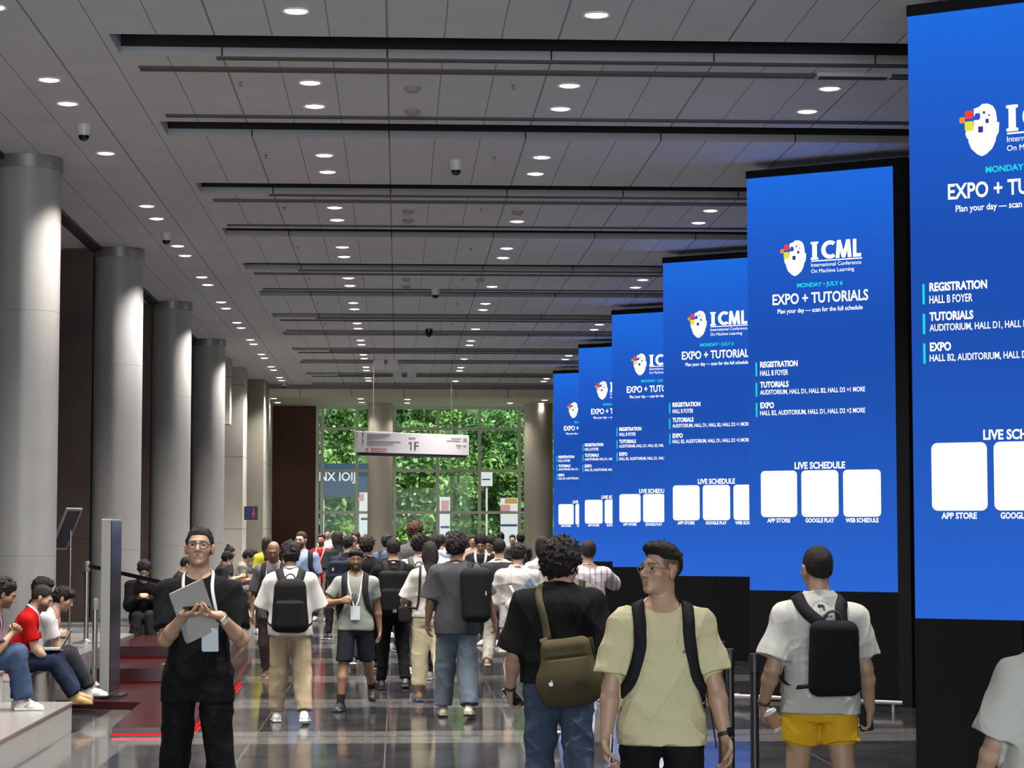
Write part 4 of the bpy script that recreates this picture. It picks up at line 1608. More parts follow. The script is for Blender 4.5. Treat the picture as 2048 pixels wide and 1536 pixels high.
        if face:
            bw = near * (q_[:, 1] > .06) * (1 - sstep(np.abs(np.abs(q_[:, 0]) - .031), .015, .021)) * (1 - sstep(np.abs(q_[:, 2] - .0235 + 6 * (np.abs(q_[:, 0]) - .031) ** 2), .0035, .007))
            col = col * (1 - .8 * bw[:, None]) + hc * .8 * bw[:, None]
            if s.vox > .006:            # eyes as dark lids on the smaller figures
                ew = near * (q_[:, 1] > .06) * (1 - sstep(np.sqrt(((np.abs(q_[:, 0]) - .032) / .013) ** 2 + ((q_[:, 2]) / .007) ** 2), .7, 1.2))
                col = col * (1 - .75 * ew[:, None]) + np.array([.02, .015, .012]) * .75 * ew[:, None]
        ear = near * (np.abs(q_[:, 0]) > .07) * (q_[:, 2] < .03)
        col = col * (1 - .25 * ear[:, None] * np.array([0, .5, .5]))
        if beard > 0:
            bm = near * sstep(-q_[:, 2], .030 + .0, .055) * sstep(q_[:, 1], -.01, .02) * (1 - sstep(-q_[:, 2], .118, .135))
            mo = near * (np.abs(q_[:, 0]) < .028) * (q_[:, 1] > .07) * (1 - sstep(np.abs(q_[:, 2] + .054), .005, .01))
            lp = (np.abs(q_[:, 0]) < .022) * (np.abs(q_[:, 2] + .0705) < .011) * (q_[:, 1] > .07)
            ck = sstep(q_[:, 2] + .035 - .45 * np.maximum(0, .055 - np.abs(q_[:, 0])) * 0, -.02, .0)
            bm = np.clip(np.maximum(bm * (1 - ck), mo) * (1 - lp), 0, 1) * beard
            col = col * (1 - bm[:, None]) + hc * bm[:, None]
        if stubble > 0:
            sm = near * sstep(q_[:, 2] - .74 * q_[:, 1] + .02, .0, .02) * (1 - sstep(q_[:, 1], .035, .055)) * stubble
            sm = sm * (1 - ear)
            col = col * (1 - sm[:, None]) + hc * sm[:, None]
        s.col_fn = None
        s.bodyvol = v
        mesh_obj('body', vv, ff, M_SKIN, s.root, col)
        if face and s.vox <= .006:
            for sd in (-1, 1):
                mb = MB()
                c_, r_ = s.H(sd * .032, .0765, .000), .0118 * hs
                vs, fs = [], []
                nu, nv = 14, 10
                for a in range(nv + 1):
                    th = math.pi * a / nv
                    for b2_ in range(nu):
                        ph_ = 2 * math.pi * b2_ / nu
                        vs.append(s.RH @ V3(math.sin(th) * math.cos(ph_), math.cos(th), math.sin(th) * math.sin(ph_)))
                vs = np.array(vs)
                fs = [(a * nu + b2_, a * nu + (b2_ + 1) % nu, (a + 1) * nu + (b2_ + 1) % nu, (a + 1) * nu + b2_) for a in range(nv) for b2_ in range(nu)]
                loc_ = vs @ s.RH
                ir = loc_[:, 1] > .80
                cc = np.where(ir[:, None], np.array([.015, .010, .008]), np.array([.55, .52, .50]))
                mesh_obj('eye', c_ + vs * r_ * np.array([1, 1, 1]), np.array(fs), M_EYE, s.root, cc)
        return s

    # ------------------------------------------------ hair
    def hair(s, style='short', col=(0.012, 0.010, 0.010), t=.012, rough=.004, freq=90, tufts=None, tuft_r=None):
        hs = s.hs
        R = s.RH
        if tufts is None:
            tufts = {'curly': 340, 'mop': 150, 'fringe': 130, 'crew': 90, 'short': 80}.get(style, 0)
        if tuft_r is None:
            tuft_r = {'curly': .0095, 'mop': .0085, 'fringe': .0075, 'crew': .0055, 'short': .0042}.get(style, .008)
        c0 = s.H(0, 0, 0)
        ext = .22 * hs
        lo, hi = c0 - ext, c0 + ext
        if style in ('long', 'bob'):
            lo = lo - V3(0, 0, .22)
        hv = min(s.vox, .0065)
        v = Vol(lo, hi, hv)
        E = lambda c_, r: ell(s.H(*c_), V3(*r) * hs, R)
        v.put(E((0, -.020, .040), (.074 + t, .094 + t, .084 + t * 1.15)), .01)
        loc = lambda X, Y, Z_: [(R[0, i] * (X - s.HC[0]) + R[1, i] * (Y - s.HC[1]) + R[2, i] * (Z_ - s.HC[2])) / hs for i in range(3)]
        if style == 'short':
            v.put(E((0, -.045, -.005), (.066 + t * .6, .062 + t * .7, .072)), .02)
        if style == 'curly' or style == 'mop':
            v.put(E((0, -.030, .055), (.084 + t, .098 + t, .080 + t)), .02)
            v.put(E((0, -.055, .005), (.078 + t, .066 + t, .070 + t)), .02)
        if style == 'fringe':
            v.put(E((0, .05, .075), (.070 + t, .045 + t, .035 + t)), .02)
            v.put(E((0, -.045, .0), (.070 + t, .066 + t, .078)), .02)
        if style == 'crew':
            v.put(E((0, .012, .088), (.066, .086, .050)), .015)
            v.put(E((0, .070, .098), (.052, .026, .022)), .02)
        if style == 'bob':
            v.put(E((0, -.040, -.03), (.083 + t, .078 + t, .12)), .02)
        if style == 'long':
            v.put(E((0, -.045, -.03), (.080 + t, .072 + t, .12)), .02)
            b0, b1 = s.H(0, -.050, -.05), s.T(0, -.115, .42)
            v.put(cone(b0, b1, .085 * hs, .065 * hs, s.RT @ V3(0, 1, 0), 1.5, end=.03), .03)
        if style == 'bun':
            v.put(E((0, -.075, .125), (.045, .045, .042)), .01)
            v.put(E((0, -.045, -.0), (.068 + t, .064 + t, .07)), .02)

        def region(X, Y, Z_):
            x, y, z = loc(X, Y, Z_)
            if style == 'buzz':
                return .020 + .70 * y - z
            if style == 'crew':
                return np.maximum(.016 + .76 * y - z, np.where(y > -.05, .052 - z, .052 + (y + .05) * 2.6 - z))
            side = np.where(np.abs(x) > .058, .008, 0)
            return .006 + .72 * y - z - side + np.where(y > .03, .013 * np.exp(-((np.abs(x) - .042) / .016) ** 2), 0)
        if style in ('long', 'bob', 'mop', 'curly', 'fringe'):
            v.cut(E((0, .100, -.045), (.066, .090, .105)), .012)
            v.cut(E((0, .060, -.13), (.08, .09, .10)), .012)
            if style != 'long':
                v.keep(lambda X, Y, Z_: (-.075 if style != 'bob' else -.13) + .45 * loc(X, Y, Z_)[1] - loc(X, Y, Z_)[2], .01)
        else:
            X, Y, Z_ = v.ax[0][:, None, None], v.ax[1][None, :, None], v.ax[2][None, None, :]
            v.d = (v.d + np.clip(.022 + region(X, Y, Z_), 0, .022) * hs * (t * 25)).astype(np.float32)
            v.keep(region, .004)
        if style != 'buzz' or rough > .002:
            v.ripple(rough, freq, s.seed + 11)
        if tufts:
            Rn = np.random.RandomState(s.seed + 31)
            dirs = Rn.randn(tufts, 3)
            dirs /= np.linalg.norm(dirs, axis=1)[:, None]
            P0 = dirs * (np.array([.074, .094, .084]) + t) * np.array([1.02, 1.02, 1.06]) + np.array([0, -.024, .042])
            W0 = s.HC + (P0 * hs) @ R.T
            g_ = v.grad(W0)
            W0 = W0 - g_ * np.clip(v.sample(W0), -.03, .03)[:, None]
            ok = (P0[:, 1] < .055) | (P0[:, 2] > .085)
            ok &= (P0[:, 2] > -.06) & ~((np.abs(P0[:, 0]) > .06) & (P0[:, 2] < .02) & (P0[:, 1] > -.04))
            if style == 'crew':
                ok &= P0[:, 2] > .07
            for w_, gg in zip(W0[ok], g_[ok]):
                tn = unit(np.cross(gg, Rn.randn(3)) + gg * .35)
                r_ = tuft_r * (.6 + .8 * Rn.rand())
                v.put(cone(w_, w_ + tn * r_ * 2.4, r_, r_ * .45), .006)
        # ears stay free
        if style in ('short', 'fringe', 'buzz', 'bun', 'mop'):
            for sd in (-1, 1):
                v.cut(E((sd * .088, -.004, -.016), (.022, .026, .036)), .006)
        vv, ff = v.net()
        if len(vv) == 0:
            return s
        vv = smooth_mesh(vv, ff, 1, .3)
        mesh_obj('hair', vv, ff, M_HAIR, s.root, arr(col, len(vv)))
        return s

    # ------------------------------------------------ clothes
    def shirt(s, col=(.5, .5, .5), loose=.024, hem=-.13, sleeve=.62, sl_r=1.0, neck=.010, rip=.014, pat=None, flare=.0, vdepth=.0, name='shirt', long=False, open_neck=0.0, collar_up=0.0):
        k, J, b_ = s.k, s.J, s.b
        v = Vol(s.lo, s.hi, s.vox)
        L = loose
        zs = np.array([hem, hem + .10, .03, .12, .20, .31, .41, 0.475, .522 + collar_up * .6, .553 + collar_up, .575 + collar_up]) * k
        ws = np.array([.172 + flare, .174 + flare * .8, .170, .162, .158, .158, .164, .150, .108, .074, .060]) * k * b_ + L
        ds = np.array([.112, .114, .112, .108, .106, .108, .113, .10, .082, .066, .055]) * k * b_ + L * .9
        ws[-3:] -= L * .65
        ds[-3:] -= L * .55
        cy = np.array([-.008, -.008, -.006, .0, .004, .004, 0, -.006, -.012, -.012, -.012]) * k
        order = np.argsort(zs)
        v.put(loft(s.O, s.RC, zs[order], ws[order], ds[order], cy[order], 2.25), .02)
        if s.sex == 'f':
            for sd in (-1, 1):
                v.put(ell(s.T(sd * .075, .085, .345), V3(.065, .06, .065) * k), .05)
        for i, sd in ((0, -1), (1, 1)):
            sh, el, wr = J['sh%d' % i], J['el%d' % i], J['wr%d' % i]
            v.put(cone(s.T(sd * .055, -.008, .494), sh, (.050 + L * .42) * k, (.052 + L * .55) * k), .045)
            if long:
                v.put(cone(sh, el, (.056 + L) * k, (.050 + L) * k), .03)
                v.put(cone(el, wr * .96 + el * .04, (.048 + L) * k, (.036 + L * .6) * k, end=.0), .025)
            else:
                e_ = sh + (el - sh) * sleeve
                if sleeve > 1:
                    e_ = el + (wr - el) * (sleeve - 1)
                    v.put(cone(sh, el, (.054 + L * .6) * k * b_, (.050 + L * 1.1 * sl_r) * k * b_), .035)
                    v.put(cone(el, e_, (.050 + L * 1.1 * sl_r) * k, (.046 + L * 1.3 * sl_r) * k, end=0), .02)
                else:
                    v.put(cone(sh, e_, (.054 + L * .6) * k * b_, (.050 + L * 1.25 * sl_r) * k * b_, end=0), .035)
        X, Y, Z_ = v.ax[0][:, None, None], v.ax[1][None, :, None], v.ax[2][None, None, :]
        msk = (v.d < .006) & (((X - s.O[0]) * s.RC[0, 2] + (Y - s.O[1]) * s.RC[1, 2] + (Z_ - s.O[2]) * s.RC[2, 2]) < .485 * k)
        if rip:
            v.ripple(rip, 26, s.seed + 3, (1, 1, .55))
            v.ripple(rip * .45, 55, s.seed + 5, (1, 1, .8))
        v.d = np.where(msk, smin(v.d, s.bodyvol.d - .007, .008), v.d)
        if 'pants' in s.vols:
            pd = s.vols['pants'].d
            nz = min(pd.shape[2], v.d.shape[2])
            X, Y, Z_ = v.ax[0][:, None, None], v.ax[1][None, :, None], v.ax[2][None, None, :nz]
            zl = (X - s.O[0]) * s.RC[0, 2] + (Y - s.O[1]) * s.RC[1, 2] + (Z_ - s.O[2]) * s.RC[2, 2]
            yl = (X - s.O[0]) * s.RC[0, 1] + (Y - s.O[1]) * s.RC[1, 1] + (Z_ - s.O[2]) * s.RC[2, 1]
            v.d[:, :, :nz] = np.where((zl > hem * k) & (s.seatless | (yl < .13 * k)), smin(v.d[:, :, :nz], pd[:, :, :nz] - .008, .012), v.d[:, :, :nz])
        # neck hole with a ribbed collar
        tl = math.atan2(.040 + vdepth, .072)
        rr_ = (.068 + neck + open_neck) * (0.6 + 0.4 * b_)
        cc_ = V3(0, -.008, .535 + collar_up - vdepth * .5)
        nn_ = V3(0, math.sin(tl), math.cos(tl))
        ring = []
        for a_ in np.linspace(0, 2 * math.pi, 25)[:-1]:
            ring.append(s.T(rr_ * math.cos(a_), cc_[1] + rr_ * math.sin(a_) * math.cos(tl), cc_[2] - rr_ * math.sin(a_) * math.sin(tl)))
        ax_ = s.RC @ nn_
        v.cut(cone(s.T(*cc_), s.T(*cc_) + ax_ * .22, rr_ * k, (rr_ + .01) * k, start=.035), .004)
        for q1, q2 in zip(ring, ring[1:] + ring[:1]):
            v.put(cone(q1, q2, .0085 * k, .0085 * k), .008)
        vv, ff = v.net()
        vv = smooth_mesh(vv, ff, 2, .4)
        if pat is None:
            c_ = arr(col, len(vv))
        else:
            lc = ((vv - s.O) @ s.RC) / k
            c_ = pat(lc, arr(col, len(vv)))
        s.vols['shirt'] = v
        tv = Vol.__new__(Vol)
        tv.lo, tv.h, tv.ax, tv.d = v.lo, v.h, v.ax, np.minimum(v.d, s.bodyvol.d)
        s.vols['torso'] = tv
        s.shirt_obj = mesh_obj(name, vv, ff, M_CLOTH, s.root, c_)
        return s

    def pants(s, col=(.1, .1, .1), top=.06, loose=.022, end=.97, cuff=.0, rip=.013, pat=None, name='trousers', knee=None):
        """end: fraction of the leg covered (knee = 0.5)"""
        k, J, b_ = s.k, s.J, s.b
        lo = s.lo.copy()
        hi = s.hi.copy()
        hi[2] = min(hi[2], s.O[2] + .30)
        v = Vol(lo, hi, s.vox)
        zs = np.array([-.10, -.04, .03, top + .02]) * k
        v.put(loft(s.O, s.RT, zs, (np.array([.14, .168, .168, .150]) * b_ * k + loose * .55), (np.array([.09, .108, .112, .102]) * b_ * k + loose * .5), np.array([-.01, -.012, -.008, 0]) * k), .02)
        for i in (0, 1):
            hp, kn, an = J['hip%d' % i], J['kn%d' % i], J['an%d' % i]
            r0, r1, r2 = (.090 * b_ * k + loose * .55), (.056 * b_ * k + loose), (.040 * k + loose * 1.05 + cuff)
            if end <= .5:
                e_ = hp + (kn - hp) * end * 2
                v.put(cone(hp, e_, r0 * .97, r0 * .97 + (r1 + .012 + cuff - r0) * end * 2, end=0), .012)
            else:
                v.put(cone(hp, kn, r0, r1), .04)
                e_ = kn + (an - kn) * (end - .5) * 2
                v.put(cone(kn, e_, r1, r1 + (r2 - r1) * (end - .5) * 2, end=0), .02)
        bd = s.bodyvol.d[:, :, :v.d.shape[2]]
        msk = v.d < .008
        if rip:
            v.ripple(rip, 30, s.seed + 7, (1, 1, .8))
            v.ripple(rip * .5, 60, s.seed + 8, (.6, .6, 1.2))
        v.d[:, :, :bd.shape[2]] = np.where(msk[:, :, :bd.shape[2]], smin(v.d[:, :, :bd.shape[2]], bd - .008, .008), v.d[:, :, :bd.shape[2]])
        vv, ff = v.net()
        vv = smooth_mesh(vv, ff, 1, .3)
        c_ = arr(col, len(vv))
        if pat is not None:
            c_ = pat((vv - s.O) / k, c_)
        s.vols['pants'] = v
        mesh_obj(name, vv, ff, M_CLOTH, s.root, c_)
        return s

    def shoes(s, col=(.6, .6, .6), sole=(.5, .5, .5), sock=None, sockh=.10, accent=None):
        k, J = s.k, s.J
        for i in (0, 1):
            an, fu, fd = J['an%d' % i], J['fu%d' % i], J['fd%d' % i]
            sdv = np.cross(fd, fu)
            B = an - fu * .080 * k                     # sole level under the ankle
            lo = np.minimum.reduce([B - .14, B + fd * .2 - .1])
            hi = np.maximum.reduce([B + .14, B + fd * .2 + .1, an + .12])
            v = Vol(lo, hi, max(min(s.vox, .007), .004))
            Rf = np.stack([sdv, fd, fu], 1)
            g_ = lambda x, y, z: B + Rf @ (V3(x, y, z) * k)
            v.put(cone(g_(0, -.045, .040), g_(0, .06, .040), .040 * k, .040 * k), .02)
            v.put(cone(g_(0, .05, .034), g_(.004, .135, .028), .043 * k, .034 * k, fu, 1.25), .025)
            v.put(cone(g_(0, -.035, .045), g_(0, -.015, .095), .040 * k, .041 * k, end=.0), .02)
            v.put(cone(g_(0, .03, .06), g_(0, .09, .045), .026 * k, .022 * k), .02)
            v.put(rbox(g_(.001, .042, .012), V3(.043, .128, .013) * k, .011, Rf), .006)
            v.keep(lambda X, Y, Z_: -((X - B[0]) * fu[0] + (Y - B[1]) * fu[1] + (Z_ - B[2]) * fu[2]) - .001, .002)
            vv, ff = v.net()
            hgt = ((vv - B) @ fu) / k
            c_ = np.where((hgt < .024)[:, None], np.asarray(sole), np.asarray(col))
            if accent is not None:
                yy = ((vv - B) @ fd) / k
                c_ = np.where(((hgt > .03) & (hgt < .07) & (np.abs(yy - .03 - (hgt - .05)) < .014))[:, None], np.asarray(accent), c_)
            mesh_obj('shoe', vv, ff, M_SHOE, s.root, c_)
            if sock is not None:
                kn = J['kn%d' % i]
                up = unit(kn - an)
                v = Vol(an - .09, an + .09 + np.abs(up) * sockh, max(min(s.vox, .007), .005))
                v.put(cone(an - up * .03, an + up * sockh * k, .041 * k, .046 * k, end=0, start=0), .01)
                vv, ff = v.net()
                mesh_obj('sock', vv, ff, M_CLOTH, s.root, arr(sock, len(vv)))
        return s

    # ------------------------------------------------ worn things
    def glasses(s, m=None, r=.021, lens=True, shape=1.0, w=.0016):
        m = m or M_WIRE
        mb = MB()
        for sd in (-1, 1):
            mb.tube([s.H(sd * .033 + math.cos(a) * r * 1.12, .098 - abs(sd * .033 + math.cos(a) * r) * .12, -.003 + math.sin(a) * r * shape) for a in np.linspace(0, 2 * math.pi, 21)[:-1]], w, 6, True)
            mb.tube([s.H(sd * .057, .091, .004), s.H(sd * .074, .05, .006), s.H(sd * .080, .0, .004)], w, 6)
        mb.tube([s.H(-.011, .101, .002), s.H(0, .104, .005), s.H(.011, .101, .002)], w, 6)
        o_ = mb.build('glasses', m, s.root, smooth=True)
        if lens:
            for sd in (-1, 1):
                q_ = MB()
                q_.add([s.H(sd * .033 + math.cos(a) * r * 1.1, .098 - abs(sd * .033 + math.cos(a) * r) * .12, -.003 + math.sin(a) * r * shape) for a in np.linspace(0, 2 * math.pi, 17)[:-1]], [tuple(range(16))])
                q_.build('lens', M_LENS, o_)
        return s

    def lanyard(s, card=True, col=None, w=.020, drop=.10, cx=0.0, vol='torso'):
        v = s.vols[vol]
        m = col or M_LAN
        L_ = [s.T(-.058, -.05, .575), s.T(-.075, .0, .555), s.T(-.075, .09, .46), s.T(-.045 + cx, .15, .30), s.T(-.012 + cx, .16, drop + .06)]
        R_ = [s.T(.058, -.05, .575), s.T(.075, .0, .555), s.T(.075, .09, .46), s.T(.045 + cx, .15, .30), s.T(.012 + cx, .16, drop + .06)]
        vs, fs, n0 = [], [], 0
        for pts in (L_, R_, [s.T(-.058, -.05, .575), s.T(0, -.10, .58), s.T(.058, -.05, .575)]):
            a, f_, q_ = ribbon(pts, v, w, .005, .003, 24)
            vs.append(a)
            fs.append(f_ + n0)
            n0 += len(a)
            if pts is R_:
                endp = q_[-1]
        root = mesh_obj('lanyard', np.concatenate(vs), np.concatenate(fs), m, s.root)
        if card:
            p_ = s.T(cx, .16, drop)
            d_ = v.sample(p_[None])[0]
            g_ = v.grad(p_[None])[0]
            p_ = p_ - g_ * (d_ - .024) if abs(d_) < .12 else p_
            R = np.stack([s.RC @ V3(1, 0, 0), g_, unit(np.cross(s.RC @ V3(1, 0, 0), g_))], 1)
            M_ = Matrix.Translation(Vector(p_)) @ Matrix(R.tolist()).to_4x4()
            q_ = MB()
            q_.prism(rrect(-.048, .048, -.07, .07, .008), -.002, .002, M_ @ Matrix(((1, 0, 0, 0), (0, 0, 1, 0), (0, 1, 0, 0), (0, 0, 0, 1))))
            q_.build('badge', M_CARD, root)
        return s

    def watch(s, i, m_, face=None):
        wr, el = s.J['wr%d' % i], s.J['el%d' % i]
        d_ = unit(wr - el)
        n_ = -s.J['hn%d' % i] if face is None else s.RC @ V3(*face)
        n_ = unit(n_ - d_ * (n_ @ d_))
        u_ = np.cross(d_, n_)
        c_ = wr - d_ * .022
        mb = MB()
        rr = .031 * s.k
        pts = [c_ + (u_ * math.cos(a) + n_ * math.sin(a)) * rr for a in np.linspace(0, 2 * math.pi, 17)[:-1]]
        for off in (-.006, 0, .006):
            mb.tube([p_ + d_ * off for p_ in pts], .0042, 6, True)
        b_ = mb.build('watch_band', mat('watch_band', (.02, .02, .022), .5), s.root, smooth=True)
        if m_ is not None:
            R = np.stack([u_, d_, n_], 1)
            M_ = Matrix.Translation(Vector(c_ + n_ * (rr + .003))) @ Matrix(R.tolist()).to_4x4()
            MB().prism(rrect(-.020, .020, -.022, .022, .006), -.005, .005, M_).build('watch_face', m_, b_)
        return s

    # ------------------------------------------------ carried things: each its own top-level object
    def carried(s, name, base, label, cat, group=None):
        """an Empty standing at the given point of the person's frame; its parts are made in that frame shifted by base"""
        e = empty(name, (0, 0, 0), s.root.rotation_euler.z)
        rz = s.root.rotation_euler.z
        c_, s_ = math.cos(rz), math.sin(rz)
        e.location = (s.root.location.x + c_ * base[0] - s_ * base[1], s.root.location.y + s_ * base[0] + c_ * base[1], s.root.location.z + base[2])
        tag(e, label, cat, group)
        return e

    def backpack(s, label, w=.15, hgt=.22, dep=.075, col=BLACK, cz=.25, cx=0.0, taper=.06, straps='both', pocket=True, sw=.062, strapcol=None, round_=.05, dist=0.0, tilt=0.0, handle=True, logo=None, tails=False, group='backpacks'):
        k = s.k
        v = s.vols['torso']
        # back plane: where the shirt lies at the pack's height
        yb = min((v_y(v, s.T(x_, 0, z_), s.RC) for x_ in (0, .06, -.06) for z_ in (cz, cz + .12, cz - .1)))
        loc = V3(cx, (yb - dep - .006 - dist) / 1.0, cz * k)
        C0 = s.O + s.RC @ loc
        Rb = s.RC @ rotm('X', tilt)
        base = C0 - V3(0, 0, hgt)
        e = s.carried('backpack', base, label, 'backpack', group)
        vv = Vol(C0 - V3(w, dep, hgt) * 1.35 - .08, C0 + V3(w, dep, hgt) * 1.35 + .08, max(s.vox, .005))
        vv.put(rbox(C0, V3(w, dep, hgt), round_, Rb, -taper), .01)
        if pocket:
            vv.put(rbox(C0 + Rb @ V3(0, -dep, -hgt * .33), V3(w * .80, .028, hgt * .50), .025, Rb), .012)
            vv.cut(rbox(C0 + Rb @ V3(0, -dep - .03, hgt * .22), V3(w * .8, .012, .004), .003, Rb), .006)
        vv.ripple(.004, 24, s.seed + 21)
        a, f_ = vv.net()
        a = smooth_mesh(a, f_, 1, .3)
        mesh_obj('pack_body', a, f_, M_BAG, e, arr(col, len(a)), base)
        sc = strapcol or tuple(min(1, x * 1.6 + .004) for x in col)
        top = C0 + Rb @ V3(0, dep * .9, hgt * .86)
        bot = C0 + Rb @ V3(0, dep * .9, -hgt * .85)
        Tk = lambda x, y, z: s.T(x, y, z)
        for sd in ((-1, 1) if straps == 'both' else ((1,) if straps == 'right' else (-1,))):
            p0 = top + s.RC @ V3(sd * w * .42, .01, 0)
            if straps == 'both':
                pts = [p0, Tk(sd * .095, -.12, .49), Tk(sd * .105, -.02, .56), Tk(sd * .105, .09, .47), Tk(sd * .115, .14, .36), Tk(sd * .15, .10, .20), Tk(sd * .185, .0, .12)]
            else:
                pts = [p0, Tk(sd * .13, -.13, .46), Tk(sd * .135, -.03, .56), Tk(sd * .14, .09, .46), Tk(sd * .16, .13, .33), Tk(sd * .19, .06, .20)]
            a, f_, q_ = ribbon(pts, v, sw, .006, .010, 40)
            # lower webbing hangs back to the pack
            a2, f2, _q = ribbon([q_[-1], (q_[-1] + bot + s.RC @ V3(sd * w * .9, 0, 0)) / 2 + s.RC @ V3(sd * .03, 0, -.02), bot + s.RC @ V3(sd * w * .95, 0, .02)], None, .022, n=10, side_hint=s.RC @ V3(sd, .2, .1))
            mesh_obj('strap', np.concatenate([a, a2]), np.concatenate([f_, f2 + len(a)]), M_BAG, e, arr(sc, len(a) + len(a2)), base)
            if tails:
                tp = q_[-1] + s.RC @ V3(sd * .02, .0, -.01)
                a, f_, _q = ribbon([tp, tp + V3(sd * .015, .01, -.10), tp + V3(sd * .03, .02, -.22)], None, .016, n=10, side_hint=s.RC @ V3(sd, .3, 0))
                mesh_obj('strap_tail', a, f_, M_BAG, e, arr(sc, len(a)), base)
        if handle:
            q_ = MB()
            hc = C0 + Rb @ V3(0, dep * .55, hgt * .97)
            q_.tube([hc + Rb @ V3(math.cos(a) * .045, 0, math.sin(a) * .05) for a in np.linspace(0, math.pi, 11)], .007, 7)
            q_.v = [tuple(np.array(p_) - base) for p_ in q_.v]
            q_.build('handle', mat('strap_black', (.012, .012, .014), .6), e, smooth=True)
        if logo is not None:
            lc = C0 + Rb @ V3(*logo[0])
            q_ = MB()
            M_ = Matrix.Translation(Vector(lc - base)) @ Matrix(Rb.tolist()).to_4x4()
            q_.box(-logo[1], logo[1], -.003, .003, -logo[2], logo[2], M_)
            q_.build('label_patch', logo[3], e)
        s.pack = e
        return s

    def phone(s, i, label, m=None, off=(.055, .022, 0), size=(.036, .0045, .075), along=None, name='phone', face=None):
        wr, d_, n_ = s.J['wr%d' % i], s.J['hd%d' % i], s.J['hn%d' % i]
        u_ = np.cross(d_, n_)
        c_ = wr + d_ * off[0] + n_ * off[1] + u_ * off[2]
        zax = unit(s.RC @ V3(*along)) if along is not None else d_
        yax = unit(n_ - zax * (n_ @ zax)) if face is None else unit((s.RC @ V3(*face)) - zax * ((s.RC @ V3(*face)) @ zax))
        R = np.stack([np.cross(yax, zax), yax, zax], 1)
        e = s.carried(name, c_, label, 'phone', None)
        M_ = Matrix(R.tolist()).to_4x4() @ Matrix(((1, 0, 0, 0), (0, 0, 1, 0), (0, 1, 0, 0), (0, 0, 0, 1)))
        MB().prism(rrect(-size[0], size[0], -size[2], size[2], .009), -size[1], size[1] * .6, M_).build('case', m or M_PHONE, e)
        MB().prism(rrect(-size[0] * .92, size[0] * .92, -size[2] * .95, size[2] * .95, .008), size[1] * .6, size[1] * .75, M_).build('screen', M_PHONE, e)
        return e


def v_y(vol, P_, R):
    """distance along the trunk's back axis from P_ to the back of the shirt (negative)"""
    ys = np.linspace(0, -.30, 61)
    pts = P_[None] + ys[:, None] * (R @ V3(0, 1, 0))[None]
    d_ = vol.sample(pts)
    i = np.argmax(d_ > 0)
    return ys[i] if d_[i] > 0 else -.15


def spot(px, Y):
    return at_depth(px, 1061, Y)
# ================================================================ the people
WA = ((2, 20, 6), (2, -14, 26))
WB = ((2, -14, 26), (2, 20, 6))
WC = ((2, 10, 4), (2, -8, 14))
ST = ((3, 3, 3), (3, -2, 3))
DOWN = ({'swing': -8, 'bend': 18}, {'swing': 10, 'bend': 24})
DOWN2 = ({'swing': 12, 'bend': 28}, {'swing': -10, 'bend': 16})
READ = ({'hand': (-.10, .30, .26)}, {'hand': (.08, .28, .27)})
HAIR = (0.010, 0.009, 0.010)
HAIRB = (0.030, 0.016, 0.011)


def who(label, px, Y, heading, **kw):
    p = spot(px, Y)
    if 'vox' not in kw:
        kw['vox'] = .0048 if Y < 14 else (.0085 if Y < 24.5 else (.011 if Y < 36 else .014))
    return Person(label, (p.x, Y), heading, **kw)


def crossbody(P_, label, strap, cpos, half, col, seed, rot=0.0, wd=.035, scol=None, sag=True, name='crossbody_bag', cat='bag', yaw=0.0):
    """a bag hung on a strap laid over the shirt; cpos and strap in trunk coordinates"""
    v = P_.vols['torso']
    c_ = P_.T(*cpos)
    g_ = v.grad(c_[None])[0]
    d_ = v.sample(c_[None])[0]
    if abs(d_) < .2:
        c_ = c_ + g_ * (half[1] + .008 - d_)
    R = P_.RC @ rotm('Z', yaw) @ rotm('Y', rot)
    base = c_ - V3(0, 0, half[2])
    e = P_.carried(name, base, label, cat, None)
    vv = Vol(c_ - max(half) * 1.5 - .03, c_ + max(half) * 1.5 + .03, max(P_.vox, .005))
    if sag:
        vv.put(rbox(c_, V3(half[0] * .80, half[1] * .7, half[2]), .05, R, -.10), .02)
        vv.put(ell(c_ + R @ V3(0, 0, -half[2] * .30), V3(half[0], half[1] * 1.05, half[2] * .72), R), .05)
        vv.cut(rbox(c_ + R @ V3(0, -half[1] * .9, half[2] * .42), V3(half[0] * .72, .02, .004), .003, R), .01)
    else:
        vv.put(rbox(c_, V3(*half), min(half) * .6, R), .01)
    vv.ripple(.006, 28, seed)
    a, f_ = vv.net()
    a = smooth_mesh(a, f_, 1, .3)
    mesh_obj('bag_body', a, f_, M_BAG, e, arr(col, len(a)), base)
    pts = [P_.T(*q_) for q_ in strap]
    ends = [c_ + R @ V3(-half[0] * .72, 0, half[2] * .92), c_ + R @ V3(half[0] * .72, 0, half[2] * .92)]
    a, f_, q_ = ribbon(pts, v, wd, .006, .005, 50)
    sg = [(a, f_)]
    for e_, pt in ((q_[0], ends[0]), (q_[-1], ends[1])):
        a2, f2, _q = ribbon([e_, pt], None, wd, n=5, side_hint=P_.RC @ V3(0, -1, 0))
        sg.append((a2, f2))
    vs, fs, n0 = [], [], 0
    for a, f_ in sg:
        vs.append(a)
        fs.append(f_ + n0)
        n0 += len(a)
    va = np.concatenate(vs)
    mesh_obj('strap', va, np.concatenate(fs), M_BAG, e, arr(scol or col, len(va)), base)
    return e, c_, R, base


